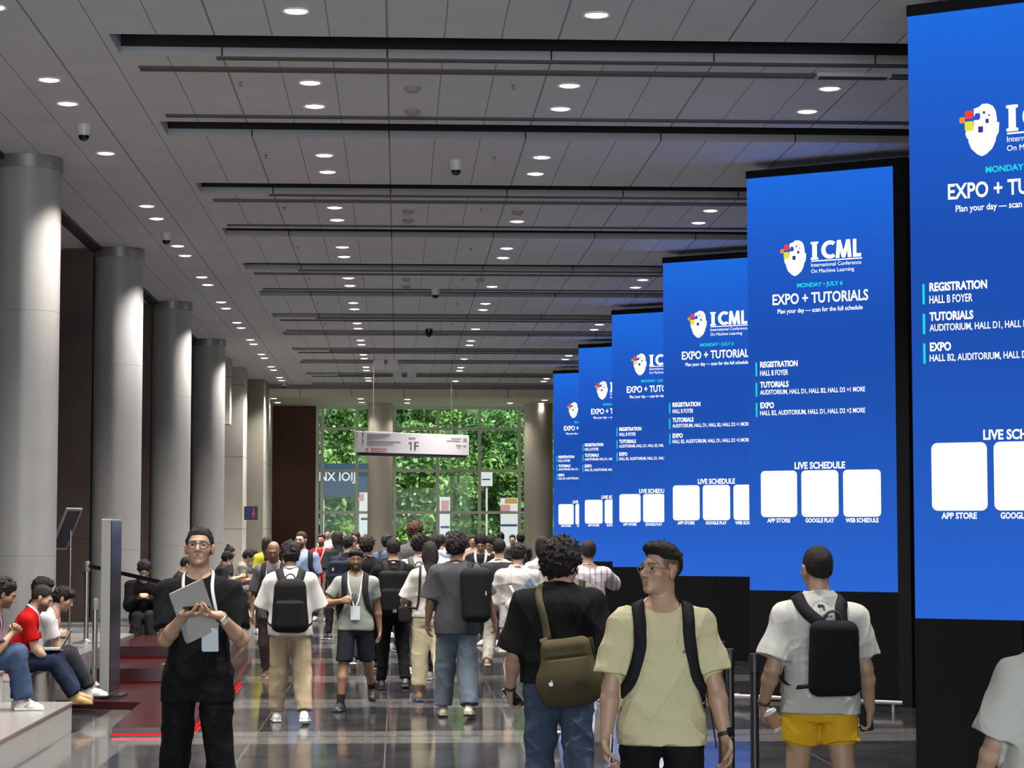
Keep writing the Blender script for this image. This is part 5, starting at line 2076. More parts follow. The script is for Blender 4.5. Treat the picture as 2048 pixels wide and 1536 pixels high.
# ---- man in a cream tee, walking to the camera, looking aside
p = who('person in a cream tee and clear glasses walking forward, looking aside, wearing a black backpack', 1322, 9.9, 180, h=1.775, seed=1, skin='tan',
        head=(-52, 7, 0), arms=({'swing': 4, 'ab': 13, 'bend': 14, 'palm': (.75, .3, 0)}, {'swing': 2, 'ab': 11, 'bend': 14, 'curl': 48}), legs=((3, 14, 6), (3, -10, 14)))
p.body(stubble=.75).hair('crew', t=.010, rough=.004, freq=120).pants(col=(.008, .008, .009), loose=.03)
SH = srgb(192, 185, 148)
p.shirt(col=SH, sleeve=.80, loose=.034, hem=-.09, neck=.016, vdepth=.012, rip=.016, sl_r=1.15,
        pat=lambda q_, c_: np.where(((np.hypot(q_[:, 0] + .112, (q_[:, 2] - .335)) < .010) | ((np.abs(q_[:, 2] - .335) < .006) & (q_[:, 0] > -.106) & (q_[:, 0] < -.080)))[:, None] & (q_[:, 1] > 0)[:, None], np.array([.16, .18, .14]), c_))
p.shoes(col=(.5, .5, .5)).glasses(r=.023, shape=.88).watch(0, M_PHONE, face=(-.8, .8, 0))
p.backpack('black backpack worn by the person in a cream tee, buckles and loose strap ends hanging', tails=True, sw=.058, w=.19, hgt=.23, logo=None)
p.phone(1, 'pale phone held edge on in the right hand of the person in a cream tee', m=mat('phone_white', (.55, .55, .52), .3), along=(.1, .35, -1), face=(-1, .2, 0))

# ---- man in black tee with olive messenger bag
p = who('person with thick curly black hair in a black tee and jeans, seen from behind', 1118, 12.1, -6, h=1.79, seed=2, skin='light', head=(-38, -6, 0), sh_w=.185, neck=-.035,
        arms=({'swing': 6, 'ab': 13, 'bend': 26, 'curl': 45}, {'swing': -4, 'ab': 15, 'bend': 28}), legs=((3, 10, 4), (3, -9, 14)))
p.body().hair('curly', t=.024, rough=.008, freq=70).pants(col=srgb(64, 78, 98), loose=.035).shoes(col=(.5, .5, .5))
p.shirt(col=(.0055, .0055, .0065), sleeve=.95, loose=.048, hem=.02, rip=.012, sl_r=1.2).watch(0, None)
p.glasses(m=M_WIRE, lens=False)
e, c_, R, base = crossbody(p, 'large olive canvas messenger bag slung across the back of the person in black', [(-.06, -.17, .26), (-.085, -.14, .42), (-.105, -.04, .53), (-.10, .08, .46), (0, .15, .25), (.14, .12, .08), (.215, .0, .02)],
                           (.050, -.15, .105), (.188, .075, .185), srgb(74, 68, 48), 5, rot=-7, wd=.042, scol=srgb(80, 74, 56), name='messenger_bag')
q_ = MB()
lc = c_ - base + R @ V3(-.10, -.088, -.055)
M_ = Matrix.Translation(Vector(lc)) @ Matrix(R.tolist()).to_4x4() @ Matrix(((1, 0, 0, 0), (0, 0, 1, 0), (0, 1, 0, 0), (0, 0, 0, 1)))
q_.prism([(x * 1.1, z * 1.1) for x, z in ((-.007, -.011), (-.002, -.010), (.002, -.010), (.007, -.011), (.011, -.002), (.008, .0), (.008, .005), (.011, .008), (.006, .010), (0, .008), (-.006, .010), (-.011, .006), (-.011, -.003))], -.004, .004, M_)
q_.prism([(x * 1.1, z * 1.1) for x, z in ((0, .011), (.006, .013), (.006, .019), (.001, .017))], -.004, .004, M_)
q_.build('emblem', mat('emblem_white', (.8, .8, .78), .3), e)
p.phone(0, 'grey phone held low in the left hand of the person with the olive bag', m=mat('phone_grey', (.30, .30, .32), .3), along=(.45, .4, -.6), face=(-.5, -.8, .2), size=(.037, .0045, .078))


# ---- man in white tee and yellow shorts
def cat_print(q_, c_):
    x, z, back = q_[:, 0] + .0, q_[:, 2], q_[:, 1] < 0
    dk = np.array([.03, .03, .035])
    gy = np.array([.22, .24, .24])
    r = np.hypot(x, z - .478)
    an = np.degrees(np.arctan2(z - .478, x))
    arc = (np.abs(r - .058) < .0055) & (an > 25) & (an < 155) & ((an % 16) < 10)
    arc2 = (np.abs(z - .460 + .6 * x * x) < .006) & (np.abs(x) < .062) & ((np.abs(x * 100 + 50) % 2.0) < 1.4)
    c_ = np.where((arc & back)[:, None], gy, c_)
    c_ = np.where((arc2 & back)[:, None], np.array([.08, .09, .09]), c_)
    body_ = (np.hypot((x + .003) / .020, (z - .511) / .010) < 1) & (z > .505 - .2 * np.abs(x))
    leg_ = (np.abs(x - .014) < .005) & (np.abs(z - .500) < .011) | (np.abs(x + .017) < .004) & (np.abs(z - .514) < .009)
    face_ = (np.hypot(x + .0, z - .495) < .012)
    c_ = np.where((face_ & back)[:, None], np.array([.30, .32, .31]), c_)
    return np.where(((body_ | leg_) & back)[:, None], dk, c_)


p = who('person in a white tee and mustard yellow shorts walking away before the second screen', 1636, 11.2, -4, h=1.735, seed=3, skin='tan', head=(16, -2, 0), neck=.0,
        arms=({'swing': -6, 'ab': 15, 'bend': 42, 'curl': 62, 'palm': (1, .1, 0)}, {'swing': 6, 'ab': 14, 'bend': 18, 'curl': 50}), legs=((5, 6, 4), (5, -6, 10)))
p.body(stubble=.5).hair('short', t=.006, rough=.0015, freq=140, tufts=0).pants(col=(.60, .345, .018), end=.235, cuff=.015, loose=.036, name='shorts').shoes(col=(.5, .5, .5), sock=(.05, .05, .05))
p.shirt(col=(0.437, 0.437, 0.407), sleeve=.80, loose=.040, hem=-.055, rip=.013, neck=.0, sl_r=1.2, pat=cat_print, collar_up=.022).watch(0, None)
p.backpack('slim black backpack on the person in yellow shorts', w=.132, hgt=.197, dep=.06, cz=.245, cx=.05, pocket=False, sw=.066, tilt=0, taper=.03, round_=.058, tails=False)
cupc = p.J['wr0'] + p.J['hd0'] * .085 + p.J['hn0'] * .040 + V3(.015, -.035, -.02)
e = p.carried('coffee_cup', cupc, 'brown paper coffee cup tilted in the left hand of the person in yellow shorts', 'cup')
Mc = Matrix.Rotation(math.radians(-28), 4, 'Y')
MB().lathe([(.029, -.055), (.038, .045)], 24, M=Mc).build('cup', mat('kraft_paper', srgb(150, 118, 88), .7), e, smooth=True)
MB().lathe([(.041, .040), (.041, .050), (.036, .060), (.034, .056)], 24, M=Mc).build('lid', M_LAN, e, smooth=True)
MB().lathe([(.0295, -.058), (.031, -.040)], 24, M=Mc).build('base_band', M_LAN, e, smooth=True)
p.phone(1, 'black phone in the right hand of the person in yellow shorts', along=(.1, .2, -1), face=(0, -1, .1), off=(.05, .02, 0))

# ---- man with laptop
p = who('person in black tee and glasses facing the camera with a laptop under the arm', 399, 12.7, 180, h=1.85, seed=4, skin='tan', build=.93, head=(0, 12, 0), sh_w=.18,
        arms=({'hand': (-.14, .275, .335), 'pole': (-.42, -.45, -.8), 'hdir': (.8, .3, .1), 'palm': (.2, .3, .9), 'curl': 45}, {'hand': (.045, .285, .345), 'pole': (.42, -.45, -.8), 'hdir': (-.8, .3, .05), 'palm': (-.1, .2, .95), 'curl': 45}),
        legs=((5, 6, 5), (5, -4, 6)))
p.body(stubble=.3).hair('short', t=.007, rough=.002, freq=120, tufts=110).pants(col=(.0055, .0055, .0065), loose=.040).shoes(col=(.02, .02, .02))
p.shirt(col=(.0055, .006, .007), sleeve=.80, loose=.030, hem=-.15, rip=.014, neck=.006, sl_r=.9).glasses(r=.023, w=.0026, m=mat('glasses_brown', (.05, .035, .025), .3)).lanyard(drop=.19, cx=-.085)
p.watch(0, mat('watch_gold', (.75, .66, .52), .25), face=(0, 1, .15))
lc = p.T(.004, .222, .355)
e = p.carried('laptop', lc - V3(0, 0, .15), 'closed silver grey laptop held slanted against the chest of the person in black', 'laptop')
Ml = Matrix.Translation((0, 0, .15)) @ Matrix.Rotation(math.radians(28), 4, 'Z') @ Matrix.Rotation(math.radians(23), 4, 'Y') @ Matrix.Rotation(math.radians(-6), 4, 'X') @ Matrix(((1, 0, 0, 0), (0, 0, 1, 0), (0, 1, 0, 0), (0, 0, 0, 1)))
mlap = mat('laptop_grey', (.25, .255, .25), .45, .2)
MB().prism(rrect(-.110, .110, -.158, .158, .012), -.009, -.001, Ml).build('base', mlap, e)
MB().prism(rrect(-.110, .110, -.158, .158, .012), .0, .007, Ml).build('lid', mlap, e)
p.phone(1, 'dark phone in both hands of the person with the laptop', along=(-.9, .35, .1), face=(0, -.3, 1), off=(.075, .03, 0))

# ---- woman at the right border
p = who('person in a white tee cut off by the right edge of the photo', 2092, 8.2, 4, h=1.60, seed=5, sex='f', skin='light', head=(0, 0, 0), arms=({'swing': 6, 'ab': 15, 'bend': 24}, {'swing': -4, 'ab': 9}), legs=WC)
p.body().hair('long', col=HAIRB, rough=.004).pants(col=(.05, .06, .09)).shoes()
p.shirt(col=(0.420, 0.420, 0.378), sleeve=.92, loose=.044, hem=-.10, rip=.011, sl_r=1.2)

# ---- middle distance, walking
p = who('person in a loose white tee and khaki trousers walking away with a black backpack', 582, 20.5, 2, h=1.71, seed=6, skin='tan', head=(6, -14, 0), arms=({'swing': 16, 'ab': 16, 'bend': 70}, {'swing': 16, 'ab': 16, 'bend': 70}), legs=((3, 9, 4), (4, -7, 12)))
p.body().hair('mop', t=.014, rough=.006, freq=90).pants(col=srgb(150, 138, 114), loose=.040).shoes(col=(.62, .62, .62), sole=(.7, .7, .7), accent=(.02, .02, .02))
p.shirt(col=(0.437, 0.445, 0.428), sleeve=.98, loose=.050, hem=-.085, rip=.011, sl_r=1.15).lanyard(card=False)
p.backpack('rounded black backpack on the person in khaki trousers', w=.165, hgt=.255, dep=.085, cz=.215, sw=.075, round_=.084, taper=.12)


def hand_print(q_, c_):
    x, z = q_[:, 0] - .005, q_[:, 2] - .26
    pal = np.hypot(x / .045, (z + .02) / .05) < 1
    fg = np.zeros(len(x), bool)
    for a in (-.035, -.012, .012, .035):
        fg |= (np.abs(x - a - a * (z - .02) * 5) < .009) & (z > 0) & (z < .085 - abs(a))
    th_ = (np.abs(z + .01) < .022) & (np.abs(x - .085) < .03)
    c_ = np.where(((pal | fg) & (q_[:, 1] > 0))[:, None], np.array([.055, .05, .06]), c_)
    return np.where((th_ & (q_[:, 1] > 0))[:, None], np.array([.10, .12, .16]), c_)


p = who('bearded person in a grey tee with a dark hand print and black shorts walking forward', 712, 21.9, 176, h=1.645, seed=7, skin='brown', head=(6, 2, 0), arms=({'swing': -16, 'ab': 10, 'bend': 14}, {'hand': (.135, .17, .26), 'pole': (1, -.3, -.8), 'curl': 70}),
        legs=((5, -14, 34), (4, 10, 2)))
p.body(beard=.92, lips=False).hair('fringe', t=.008, rough=.005).pants(col=(.014, .015, .022), end=.45, cuff=.0, loose=.026, name='shorts').shoes(col=(.02, .02, .022), sole=(.03, .03, .03), sock=(.015, .015, .015))
p.shirt(col=srgb(128, 134, 128), sleeve=.62, loose=.022, hem=-.06, rip=.008, pat=hand_print).glasses(m=M_BLACKF, lens=False).lanyard(drop=.13, cx=-.01)
p.backpack('dark backpack on the bearded person in shorts, seen from the front', w=.15, hgt=.24, sw=.062)

p = who('person all in black walking away with a large black backpack', 787, 24.6, 3, h=1.73, seed=8, skin='tan', head=(4, -4, 0), arms=({'swing': 10, 'ab': 14, 'bend': 55}, {'swing': 10, 'ab': 14, 'bend': 55}), legs=((3, 8, 4), (3, -9, 16)))
p.body().hair('short', t=.013, rough=.005).pants(col=(.0055, .0055, .0065)).shoes(col=(.012, .012, .014), sole=(.012, .012, .012))
p.shirt(col=(.0055, .0055, .0065), sleeve=.8, loose=.036)
p.backpack('large black backpack with a small grey patch on the person all in black', w=.185, hgt=.25, dep=.09, cz=.20, col=(.008, .008, .009), logo=((0, -.125, -.20), .022, .018, mat('patch_grey', (.12, .12, .13), .5)))

p = who('person with long black hair in a white tee and cream trousers walking away', 860, 22.9, 2, h=1.70, seed=9, sex='f', skin='light', head=(6, -8, 0), arms=({'swing': 4, 'ab': 24, 'bend': 72}, {'swing': 12, 'ab': 14, 'bend': 50}), legs=((2, 7, 3), (3, -8, 38)))
p.body().hair('long', t=.016, rough=.004).pants(col=srgb(196, 188, 158), loose=.042, end=.88).shoes(col=(.16, .10, .07), sole=(.05, .08, .20))
p.shirt(col=(0.437, 0.437, 0.412), sleeve=.98, loose=.034, hem=.0, rip=.010)
crossbody(p, 'small dark patterned bag on a black strap beside the cream trousers', [(-.16, -.12, .10), (-.125, -.13, .30), (-.10, -.10, .47), (-.07, .02, .535), (0, .14, .38), (.10, .13, .22), (.16, .02, .12)], (-.20, -.02, .02), (.075, .05, .085), (.02, .018, .02), 9, sag=False, wd=.026, name='shoulder_bag')

p = who('person in a dark grey shirt and wide blue jeans with a bag on one shoulder', 913, 21.0, -4, h=1.785, seed=10, skin='mid', head=(-14, -6, 0), sh_w=.185, arms=({'swing': 4, 'ab': 13, 'bend': 22}, {'swing': 4, 'ab': 24, 'bend': 26}), legs=((3, 7, 4), (3, -6, 14)))
p.body().hair('curly', t=.020, rough=.010, freq=80).pants(col=srgb(80, 90, 102), loose=.050).shoes(col=(.35, .32, .26), sole=(.02, .02, .02))
p.shirt(col=srgb(56, 57, 62), sleeve=.92, loose=.050, hem=-.135, rip=.011, sl_r=1.2)
p.backpack('black backpack hung on the right shoulder of the person in blue jeans', w=.15, hgt=.27, dep=.085, cz=.245, cx=.20, straps='right', col=(.007, .008, .009), pocket=False, round_=.084, taper=-.06, sw=.06, logo=((.10, -.09, .02), .005, .02, mat('patch_light', (.4, .4, .42), .5)))


def blue_print(q_, c_):
    x, z = q_[:, 0] - .11, q_[:, 2] - .355
    m_ = (np.hypot((x - .4 * z) / .055, z / .075) < 1) & (q_[:, 1] < 0.02)
    m2 = m_ & (np.sin(x * 90 + z * 60) > .2)
    c_ = np.where(m_[:, None], np.array([.16, .19, .30]), c_)
    return np.where(m2[:, None], np.array([.22, .34, .38]), c_)


p = who('person in a baggy white tee with a blue print on the right shoulder', 1036, 23.0, 0, h=1.69, seed=11, skin='light', head=(-6, -12, 0), arms=({'swing': 12, 'ab': 12, 'bend': 80}, {'swing': 12, 'ab': 12, 'bend': 80}), legs=((3, -12, 30), (3, 9, 4)))
p.body().hair('fringe', t=.014, rough=.005).pants(col=(.42, .42, .40), end=.47, loose=.048, cuff=.01, name='shorts').shoes(col=(.55, .55, .55), sole=(.5, .5, .5))
p.shirt(col=(0.386, 0.378, 0.374), sleeve=1.02, loose=.055, hem=-.12, rip=.014, pat=blue_print)
crossbody(p, 'cream sling bag across the back of the person with the blue print', [(-.10, -.15, .36), (-.09, -.10, .49), (-.07, .0, .53), (0, .13, .40), (.12, .13, .2), (.19, .0, .1), (.12, -.13, .08)], (-.01, -.17, .14), (.13, .05, .10), (.40, .38, .32), 12, rot=24, wd=.03, name='sling_bag')

p = who('person in a dark jacket with a white collar walking between two others', 998, 26.4, -6, h=1.72, seed=12, skin='light', head=(-10, -4, 0), arms=({'swing': 6, 'ab': 10, 'bend': 40}, {'swing': 4, 'ab': 10, 'bend': 20}), legs=((3, -12, 36), (3, 8, 4)))
p.body(stubble=.6).hair('short', t=.010, rough=.003).pants(col=(.26, .25, .22), loose=.03).shoes(col=(.10, .05, .035), sole=(.3, .28, .25))
p.shirt(col=(.035, .038, .045), sleeve=.9, loose=.036, pat=lambda q_, c_: np.where((q_[:, 2] > .530)[:, None], np.array([.55, .55, .55]), c_))
up = p.J['wr0'] + p.J['hd0'] * .06
e = p.carried('folded_umbrella', up + V3(0, .02, -.34), 'black folded umbrella hanging from the hand of the person in a dark jacket', 'umbrella')
MB().lathe([(.004, 0), (.022, .03), (.034, .22), (.018, .28), (.010, .30)], 14).build('canopy', M_POST, e, smooth=True)
MB().tube([(0, 0, .28), (0, 0, .36), (.015, 0, .385), (.03, 0, .37)], .008, 7).build('handle', M_POST, e, smooth=True)


def plaid(q_, c_):
    x, z = q_[:, 0], q_[:, 2]
    a = ((x * 100) % 6.5) < 1.5
    b_ = ((z * 100) % 9) < 1.3
    c_ = np.where(b_[:, None], c_ * .72, c_)
    return np.where(a[:, None], c_ * np.array([.50, .44, .50]), c_)


p = who('person in a pale plaid shirt with one arm raised before the screens', 1176, 23.0, 0, h=1.705, seed=13, skin='light', head=(4, 4, 0), arms=({'hand': (-.12, .30, .46), 'pole': (-1, -.4, -.8)}, {'hand': (.10, .26, .50), 'pole': (1, -.5, -.7)}), legs=ST)
p.body().hair('short', t=.015, rough=.004, col=(.018, .011, .012)).pants(col=(.03, .03, .035)).shoes(col=(.03, .03, .03))
p.shirt(col=(.54, .50, .53), loose=.040, hem=-.17, long=True, rip=.011, pat=plaid)
p = who('person in an olive grey tee half hidden behind the person with curly hair', 1134, 18.6, -4, h=1.69, seed=14, skin='mid', head=(0, -10, 0), arms=({'swing': 4, 'ab': 10, 'bend': 20}, {'swing': 2, 'ab': 20, 'bend': 24}), legs=WB)
p.body().hair('short', t=.012).pants(col=(.05, .05, .055)).shoes(col=(.05, .05, .05))
p.shirt(col=srgb(88, 84, 70), sleeve=.75, loose=.036)
p.backpack('black bag strap and pack on the person in an olive grey tee', w=.13, hgt=.18, dep=.05, cz=.2, straps='right', sw=.06)
p = who('person with dark hair and white top seen past the left side of the curly hair', 1085, 26.0, 0, h=1.74, seed=15, sex='f', skin='light', head=(10, 0, 0), arms=READ, legs=ST)
p.body().hair('bob', t=.016).pants(col=(.05, .05, .06)).shoes()
p.shirt(col=(0.504, 0.487, 0.454), sleeve=.8, loose=.03)

p = who('bearded person in a light blue shirt walking forward past the wooden wall', 603, 31.6, 172, h=1.815, seed=16, skin='pale', build=1.05, head=(-14, 0, 0), arms=({'swing': -6, 'ab': 9, 'bend': 20}, {'swing': 8, 'ab': 9, 'bend': 20}), legs=WC)
p.body(beard=.9, haircol=(.025, .016, .012)).hair('short', t=.008, col=(.03, .018, .013)).pants(col=(.03, .035, .05)).shoes(col=(.03, .03, .03))
p.shirt(col=srgb(124, 142, 176), sleeve=.85, loose=.034).glasses(m=M_BLACKF, lens=False)
p.backpack('black backpack with strap over the light blue shirt', straps='left', sw=.075)
p = who('bald person in a grey tee walking forward behind the white tee and khaki trousers', 548, 26.0, 178, h=1.735, seed=17, skin='brown', head=(0, -16, 0), arms=({'swing': 4, 'ab': 10, 'bend': 30}, {'swing': -4, 'ab': 10, 'bend': 20}), legs=WA)
p.body(lips=False, haircol=(.03, .02, .016)).pants(col=(.10, .085, .075), loose=.035).shoes(col=(.20, .09, .06))
p.shirt(col=srgb(84, 84, 88), sleeve=.95, loose=.04).lanyard(card=False)
p.backpack('black backpack straps on the bald person in grey', sw=.07, col=(.008, .008, .009))
p = who('person with black hair and a bright yellow top far behind the bald person', 533, 38.0, 10, h=1.70, seed=18, sex='f', skin='light', legs=ST, arms=DOWN)
p.body().hair('long').pants(col=(.03, .03, .035)).shoes()
p.shirt(col=srgb(172, 168, 52), sleeve=.8, loose=.03)
p = who('person in a red shirt with white lanyard standing by the end of the wooden wall', 643, 43.5, 165, h=1.75, seed=19, skin='mid', legs=ST, arms=({'swing': 5, 'ab': 12, 'bend': 80}, {'swing': 0, 'ab': 8, 'bend': 20}))
p.body(beard=.8).hair('short').pants(col=(.03, .04, .08)).shoes(col=(.5, .5, .5))
p.shirt(col=srgb(145, 18, 23), sleeve=1.3, loose=.03).lanyard(drop=.10, cx=.02)
p = who('pale person in white standing close to the end window', 655, 57.5, 180, h=1.86, seed=20, skin='pale', legs=ST, arms=DOWN)
p.body().hair('short', col=HAIRB).pants(col=(.3, .3, .3)).shoes()
p.shirt(col=(.65, .65, .60), loose=.03)
p = who('person with long black hair in dark clothes before the left window panes', 674, 36.0, 25, h=1.80, seed=21, sex='f', skin='light', legs=ST, arms=DOWN)
p.body().hair('long', t=.02).pants(col=(.02, .02, .025)).shoes(col=(.03, .03, .03))
p.shirt(col=(.02, .025, .03), sleeve=.9, loose=.04)
p = who('person in a navy tee with short faded hair seen from behind', 697, 30.0, -16, h=1.765, seed=22, skin='light', head=(-14, 0, 0), legs=WC, arms=DOWN, sh_w=.19)
p.body(stubble=.6).hair('short', t=.008).pants(col=(.02, .022, .03)).shoes(col=(.03, .03, .03))
p.shirt(col=srgb(26, 33, 50), sleeve=.9, loose=.045)
p.backpack('navy backpack with a small pale badge on the person in navy', w=.16, hgt=.22, col=(.012, .016, .03), cx=-.05, logo=((-.07, -.10, .10), .014, .022, mat('patch_pale', (.35, .36, .30), .5)))
p = who('person with reddish brown hair whose face shows above the navy tee', 712, 42.0, 150, h=1.80, seed=23, sex='f', skin='light', legs=ST, arms=READ)
p.body().hair('bob', col=(.035, .016, .012)).pants(col=(.05, .05, .06)).shoes()
p.shirt(col=(.10, .10, .12), loose=.03)
p = who('person with brown black hair and black tee right of the navy tee', 734, 28.0, -8, h=1.775, seed=24, skin='tan', legs=WB, arms=DOWN2, sh_w=.185)
p.body().hair('mop', t=.016, col=(.018, .010, .011)).pants(col=(.012, .012, .014)).shoes(col=(.02, .02, .02))
p.shirt(col=(.006, .006, .008), sleeve=.85, loose=.045)
p = who('person in a denim blue shirt with a dark cap of hair', 774, 36.0, -10, h=1.75, seed=25, skin='light', legs=WC, arms=DOWN)
p.body().hair('mop', col=(.012, .014, .020)).pants(col=(.03, .035, .05)).shoes()
p.shirt(col=srgb(74, 92, 122), sleeve=1.3, loose=.04)
p.backpack('navy backpack on the person in denim blue', w=.15, hgt=.2, col=(.012, .016, .03))
p = who('person in charcoal with dark hair just left of the white tee and olive backpack', 814, 32.0, 6, h=1.68, seed=26, skin='tan', legs=WA, arms=DOWN)
p.body().hair('mop').pants(col=(.03, .03, .035)).shoes(col=(.04, .04, .04))
p.shirt(col=(.03, .03, .034), loose=.04)
p = who('very tall person with fluffy brown hair rising above the crowd', 831, 30.8, -4, h=1.945, seed=27, skin='pale', legs=WC, arms=DOWN, head=(-10, 0, 0))
p.body().hair('curly', t=.022, rough=.012, col=(.065, .030, .020)).pants(col=(.04, .045, .06)).shoes()
p.shirt(col=(.09, .09, .10), loose=.036)
p = who('person in a white tee with an olive green backpack', 839, 26.0, -2, h=1.805, seed=28, skin='tan', legs=WB, arms=DOWN2, head=(-8, 0, 0))
p.body().hair('mop', t=.014).pants(col=(.03, .03, .035)).shoes(col=(.25, .25, .25))
p.shirt(col=(.42, .42, .42), sleeve=.85, loose=.036)
p.backpack('olive green backpack on the person in the white tee', w=.15, hgt=.22, col=(.045, .055, .035), sw=.07)
p = who('person with dark hair and white tee close behind the long black hair', 868, 28.4, 0, h=1.79, seed=29, skin='tan', legs=WA, arms=DOWN2)
p.body().hair('mop', t=.012).pants(col=(.05, .05, .06)).shoes(col=(.2, .2, .2))
p.shirt(col=(0.487, 0.470, 0.487), loose=.034)
p = who('small distant person in pale blue right of the long black hair', 883, 40.0, 0, h=1.74, seed=30, skin='tan', legs=ST, arms=DOWN)
p.body().hair('short', t=.014).pants(col=(.05, .05, .06)).shoes()
p.shirt(col=(.36, .42, .52), loose=.034)
p = who('distant person in dark clothes facing the camera before the central banner', 899, 45.0, 178, h=1.80, seed=31, skin='mid', legs=ST, arms=READ)
p.body().hair('short').pants(col=(.02, .02, .025)).shoes(col=(.03, .03, .03))
p.shirt(col=(.015, .015, .02), loose=.03).lanyard()
p = who('distant person with light brown hair facing the camera right of the grey shirt', 945, 42.0, 176, h=1.735, seed=32, sex='f', skin='light', legs=ST, arms=READ)
p.body().hair('bob', col=HAIRB).pants(col=(.06, .06, .07)).shoes()
p.shirt(col=(.45, .30, .28), loose=.03)
p = who('person in a black top looking down at a phone, with pale straps', 962, 33.0, 174, h=1.765, seed=33, skin='light', head=(0, -28, 0), legs=ST, arms=READ)
p.body().hair('mop', t=.014).pants(col=(.03, .03, .035)).shoes(col=(.2, .2, .2))
p.shirt(col=(.012, .012, .014), loose=.03).lanyard(card=False, w=.035)
p.phone(1, 'phone held by the person in black with pale straps', along=(0, .7, .7), face=(0, -.7, .7))
p = who('person with dark wavy hair in grey looking down next to the pale straps', 981, 34.0, 160, h=1.75, seed=34, sex='f', skin='light', head=(0, -24, 0), legs=ST, arms=READ)
p.body().hair('long', t=.02).pants(col=(.05, .05, .06)).shoes()
p.shirt(col=(.20, .19, .21), loose=.03).lanyard()
p = who('distant person with short hair seen from behind near the right window panes', 1001, 46.0, 0, h=1.785, seed=35, skin='light', legs=ST, arms=DOWN)
p.body(stubble=.5).hair('short').pants(col=(.05, .05, .06)).shoes()
p.shirt(col=(.10, .10, .11), loose=.03)
p = who('tiny distant person in grey left of the right window column', 1025, 50.0, 170, h=1.72, seed=36, skin='light', legs=ST, arms=DOWN)
p.body().hair('short').pants(col=(.05, .05, .06)).shoes()
p.shirt(col=(.25, .26, .24), loose=.03)
p = who('tiny distant person in dark clothes touching the right window column', 1041, 49.0, 5, h=1.735, seed=37, skin='tan', legs=ST, arms=DOWN)
p.body().hair('mop').pants(col=(.03, .03, .035)).shoes()
p.shirt(col=(.04, .04, .045), loose=.03)

# ---- seated on the stone tiers
SEATP = ((5, 92, 78), (5, 90, 76))


def sit(label, X, Y, heading, seat, **kw):
    if 'vox' not in kw:
        kw['vox'] = .0085 if Y < 24 else .012
    return Person(label, (X, Y), heading, seat=seat, **kw)


p = sit('seated person in jeans and white trainers at the far left, hands at the chin', -3.72, 18.8, -84, .565, h=1.72, seed=41, skin='mid', lean=26, head=(0, -12, 0),
        legs=((6, 103, 97, 0, 2), (7, 102, 90, 0, 3)), arms=({'hand': (-.02, .22, .44), 'pole': (-.6, .2, -1), 'curl': 60}, {'hand': (.06, .23, .43), 'pole': (.6, .2, -1), 'curl': 60}))
p.body(beard=.7).hair('curly', t=.010, rough=.008).pants(col=srgb(52, 68, 94), loose=.045).shoes(col=(.58, .58, .56), sole=(.62, .62, .60), accent=(.22, .23, .24))
p.shirt(col=srgb(96, 80, 92), sleeve=.8, loose=.03).lanyard(card=False, col=mat('lanyard_pink', (.5, .28, .36), .6))
p = sit('seated bearded person in a red shirt with a laptop on the knees', -3.72, 20.9, -86, .465, h=1.70, seed=42, skin='light', lean=24, head=(-6, -16, 0),
        legs=((4, 96, 66, 0, 2), (5, 92, 60, 0, 2)), arms=({'hand': (-.11, .38, .16), 'pole': (-.5, -.6, -1), 'hdir': (.1, 1, -.1), 'palm': (0, .1, -1)}, {'hand': (.10, .40, .15), 'pole': (.5, -.6, -1), 'hdir': (-.1, 1, -.1), 'palm': (0, .1, -1)}))
p.body(beard=.85, haircol=(.03, .02, .016)).hair('short', t=.010, col=(.018, .012, .010), rough=.004).pants(col=srgb(32, 40, 60), loose=.036).shoes(col=srgb(138, 108, 62), sole=srgb(120, 92, 52))
p.shirt(col=srgb(160, 13, 18), sleeve=.72, loose=.026, neck=.008).lanyard(card=False)
lb = p.O + V3(0, .37, .125)
e = p.carried('laptop', lb, 'open laptop on the knees of the seated person in red', 'laptop')
MB().box(-.15, .15, -.10, .11, -.008, .008).build('base', mlap, e)
MB().box(-.15, .15, -.004, .004, 0, .20, Matrix.Translation((0, .11, .006)) @ Matrix.Rotation(math.radians(-28), 4, 'X')).build('lid', mlap, e)
p = sit('seated person in a white tee with a pink lanyard and white trainers', -3.70, 21.75, -84, .465, h=1.68, seed=43, skin='light', lean=30, head=(0, -12, 0),
        legs=((4, 94, 66, 0, 2), (6, 92, 58, 0, 3)), arms=({'hand': (-.08, .44, .05), 'pole': (-.5, -.6, -.8)}, {'hand': (.10, .46, .04), 'pole': (.5, -.6, -.8)}))
p.body(stubble=.5).hair('fringe', t=.012, rough=.005).pants(col=(.02, .022, .03), loose=.034).shoes(col=(.62, .62, .58), sole=(0.437, 0.437, 0.407))
p.shirt(col=(0.521, 0.521, 0.554), sleeve=.72, loose=.028).lanyard(card=False, col=mat('lanyard_coral', (.62, .22, .24), .6))
p = sit('seated person with dark hair mostly hidden behind the white tee', -3.78, 22.1, -84, .465, h=1.70, seed=44, skin='light', lean=12, head=(-16, -8, 0), legs=SEATP, arms=READ)
p.body().hair('fringe', t=.014).pants(col=(.02, .02, .025)).shoes(col=(.03, .03, .03))
p.shirt(col=(.02, .02, .024), loose=.03)
p = sit('person in black sitting on the end of the far ledge, head bowed', -3.52, 30.0, 186, .54, h=1.70, seed=45, skin='light', lean=16, head=(0, -22, 0), legs=SEATP, arms=({'hand': (-.05, .26, .36), 'pole': (-.6, -.2, -1), 'curl': 60}, {'hand': (.05, .26, .36), 'pole': (.6, -.2, -1), 'curl': 60}))
p.body().hair('mop', t=.016).pants(col=(.012, .012, .014), loose=.04).shoes(col=(.02, .02, .022))
p.shirt(col=(.008, .008, .01), long=True, loose=.04)
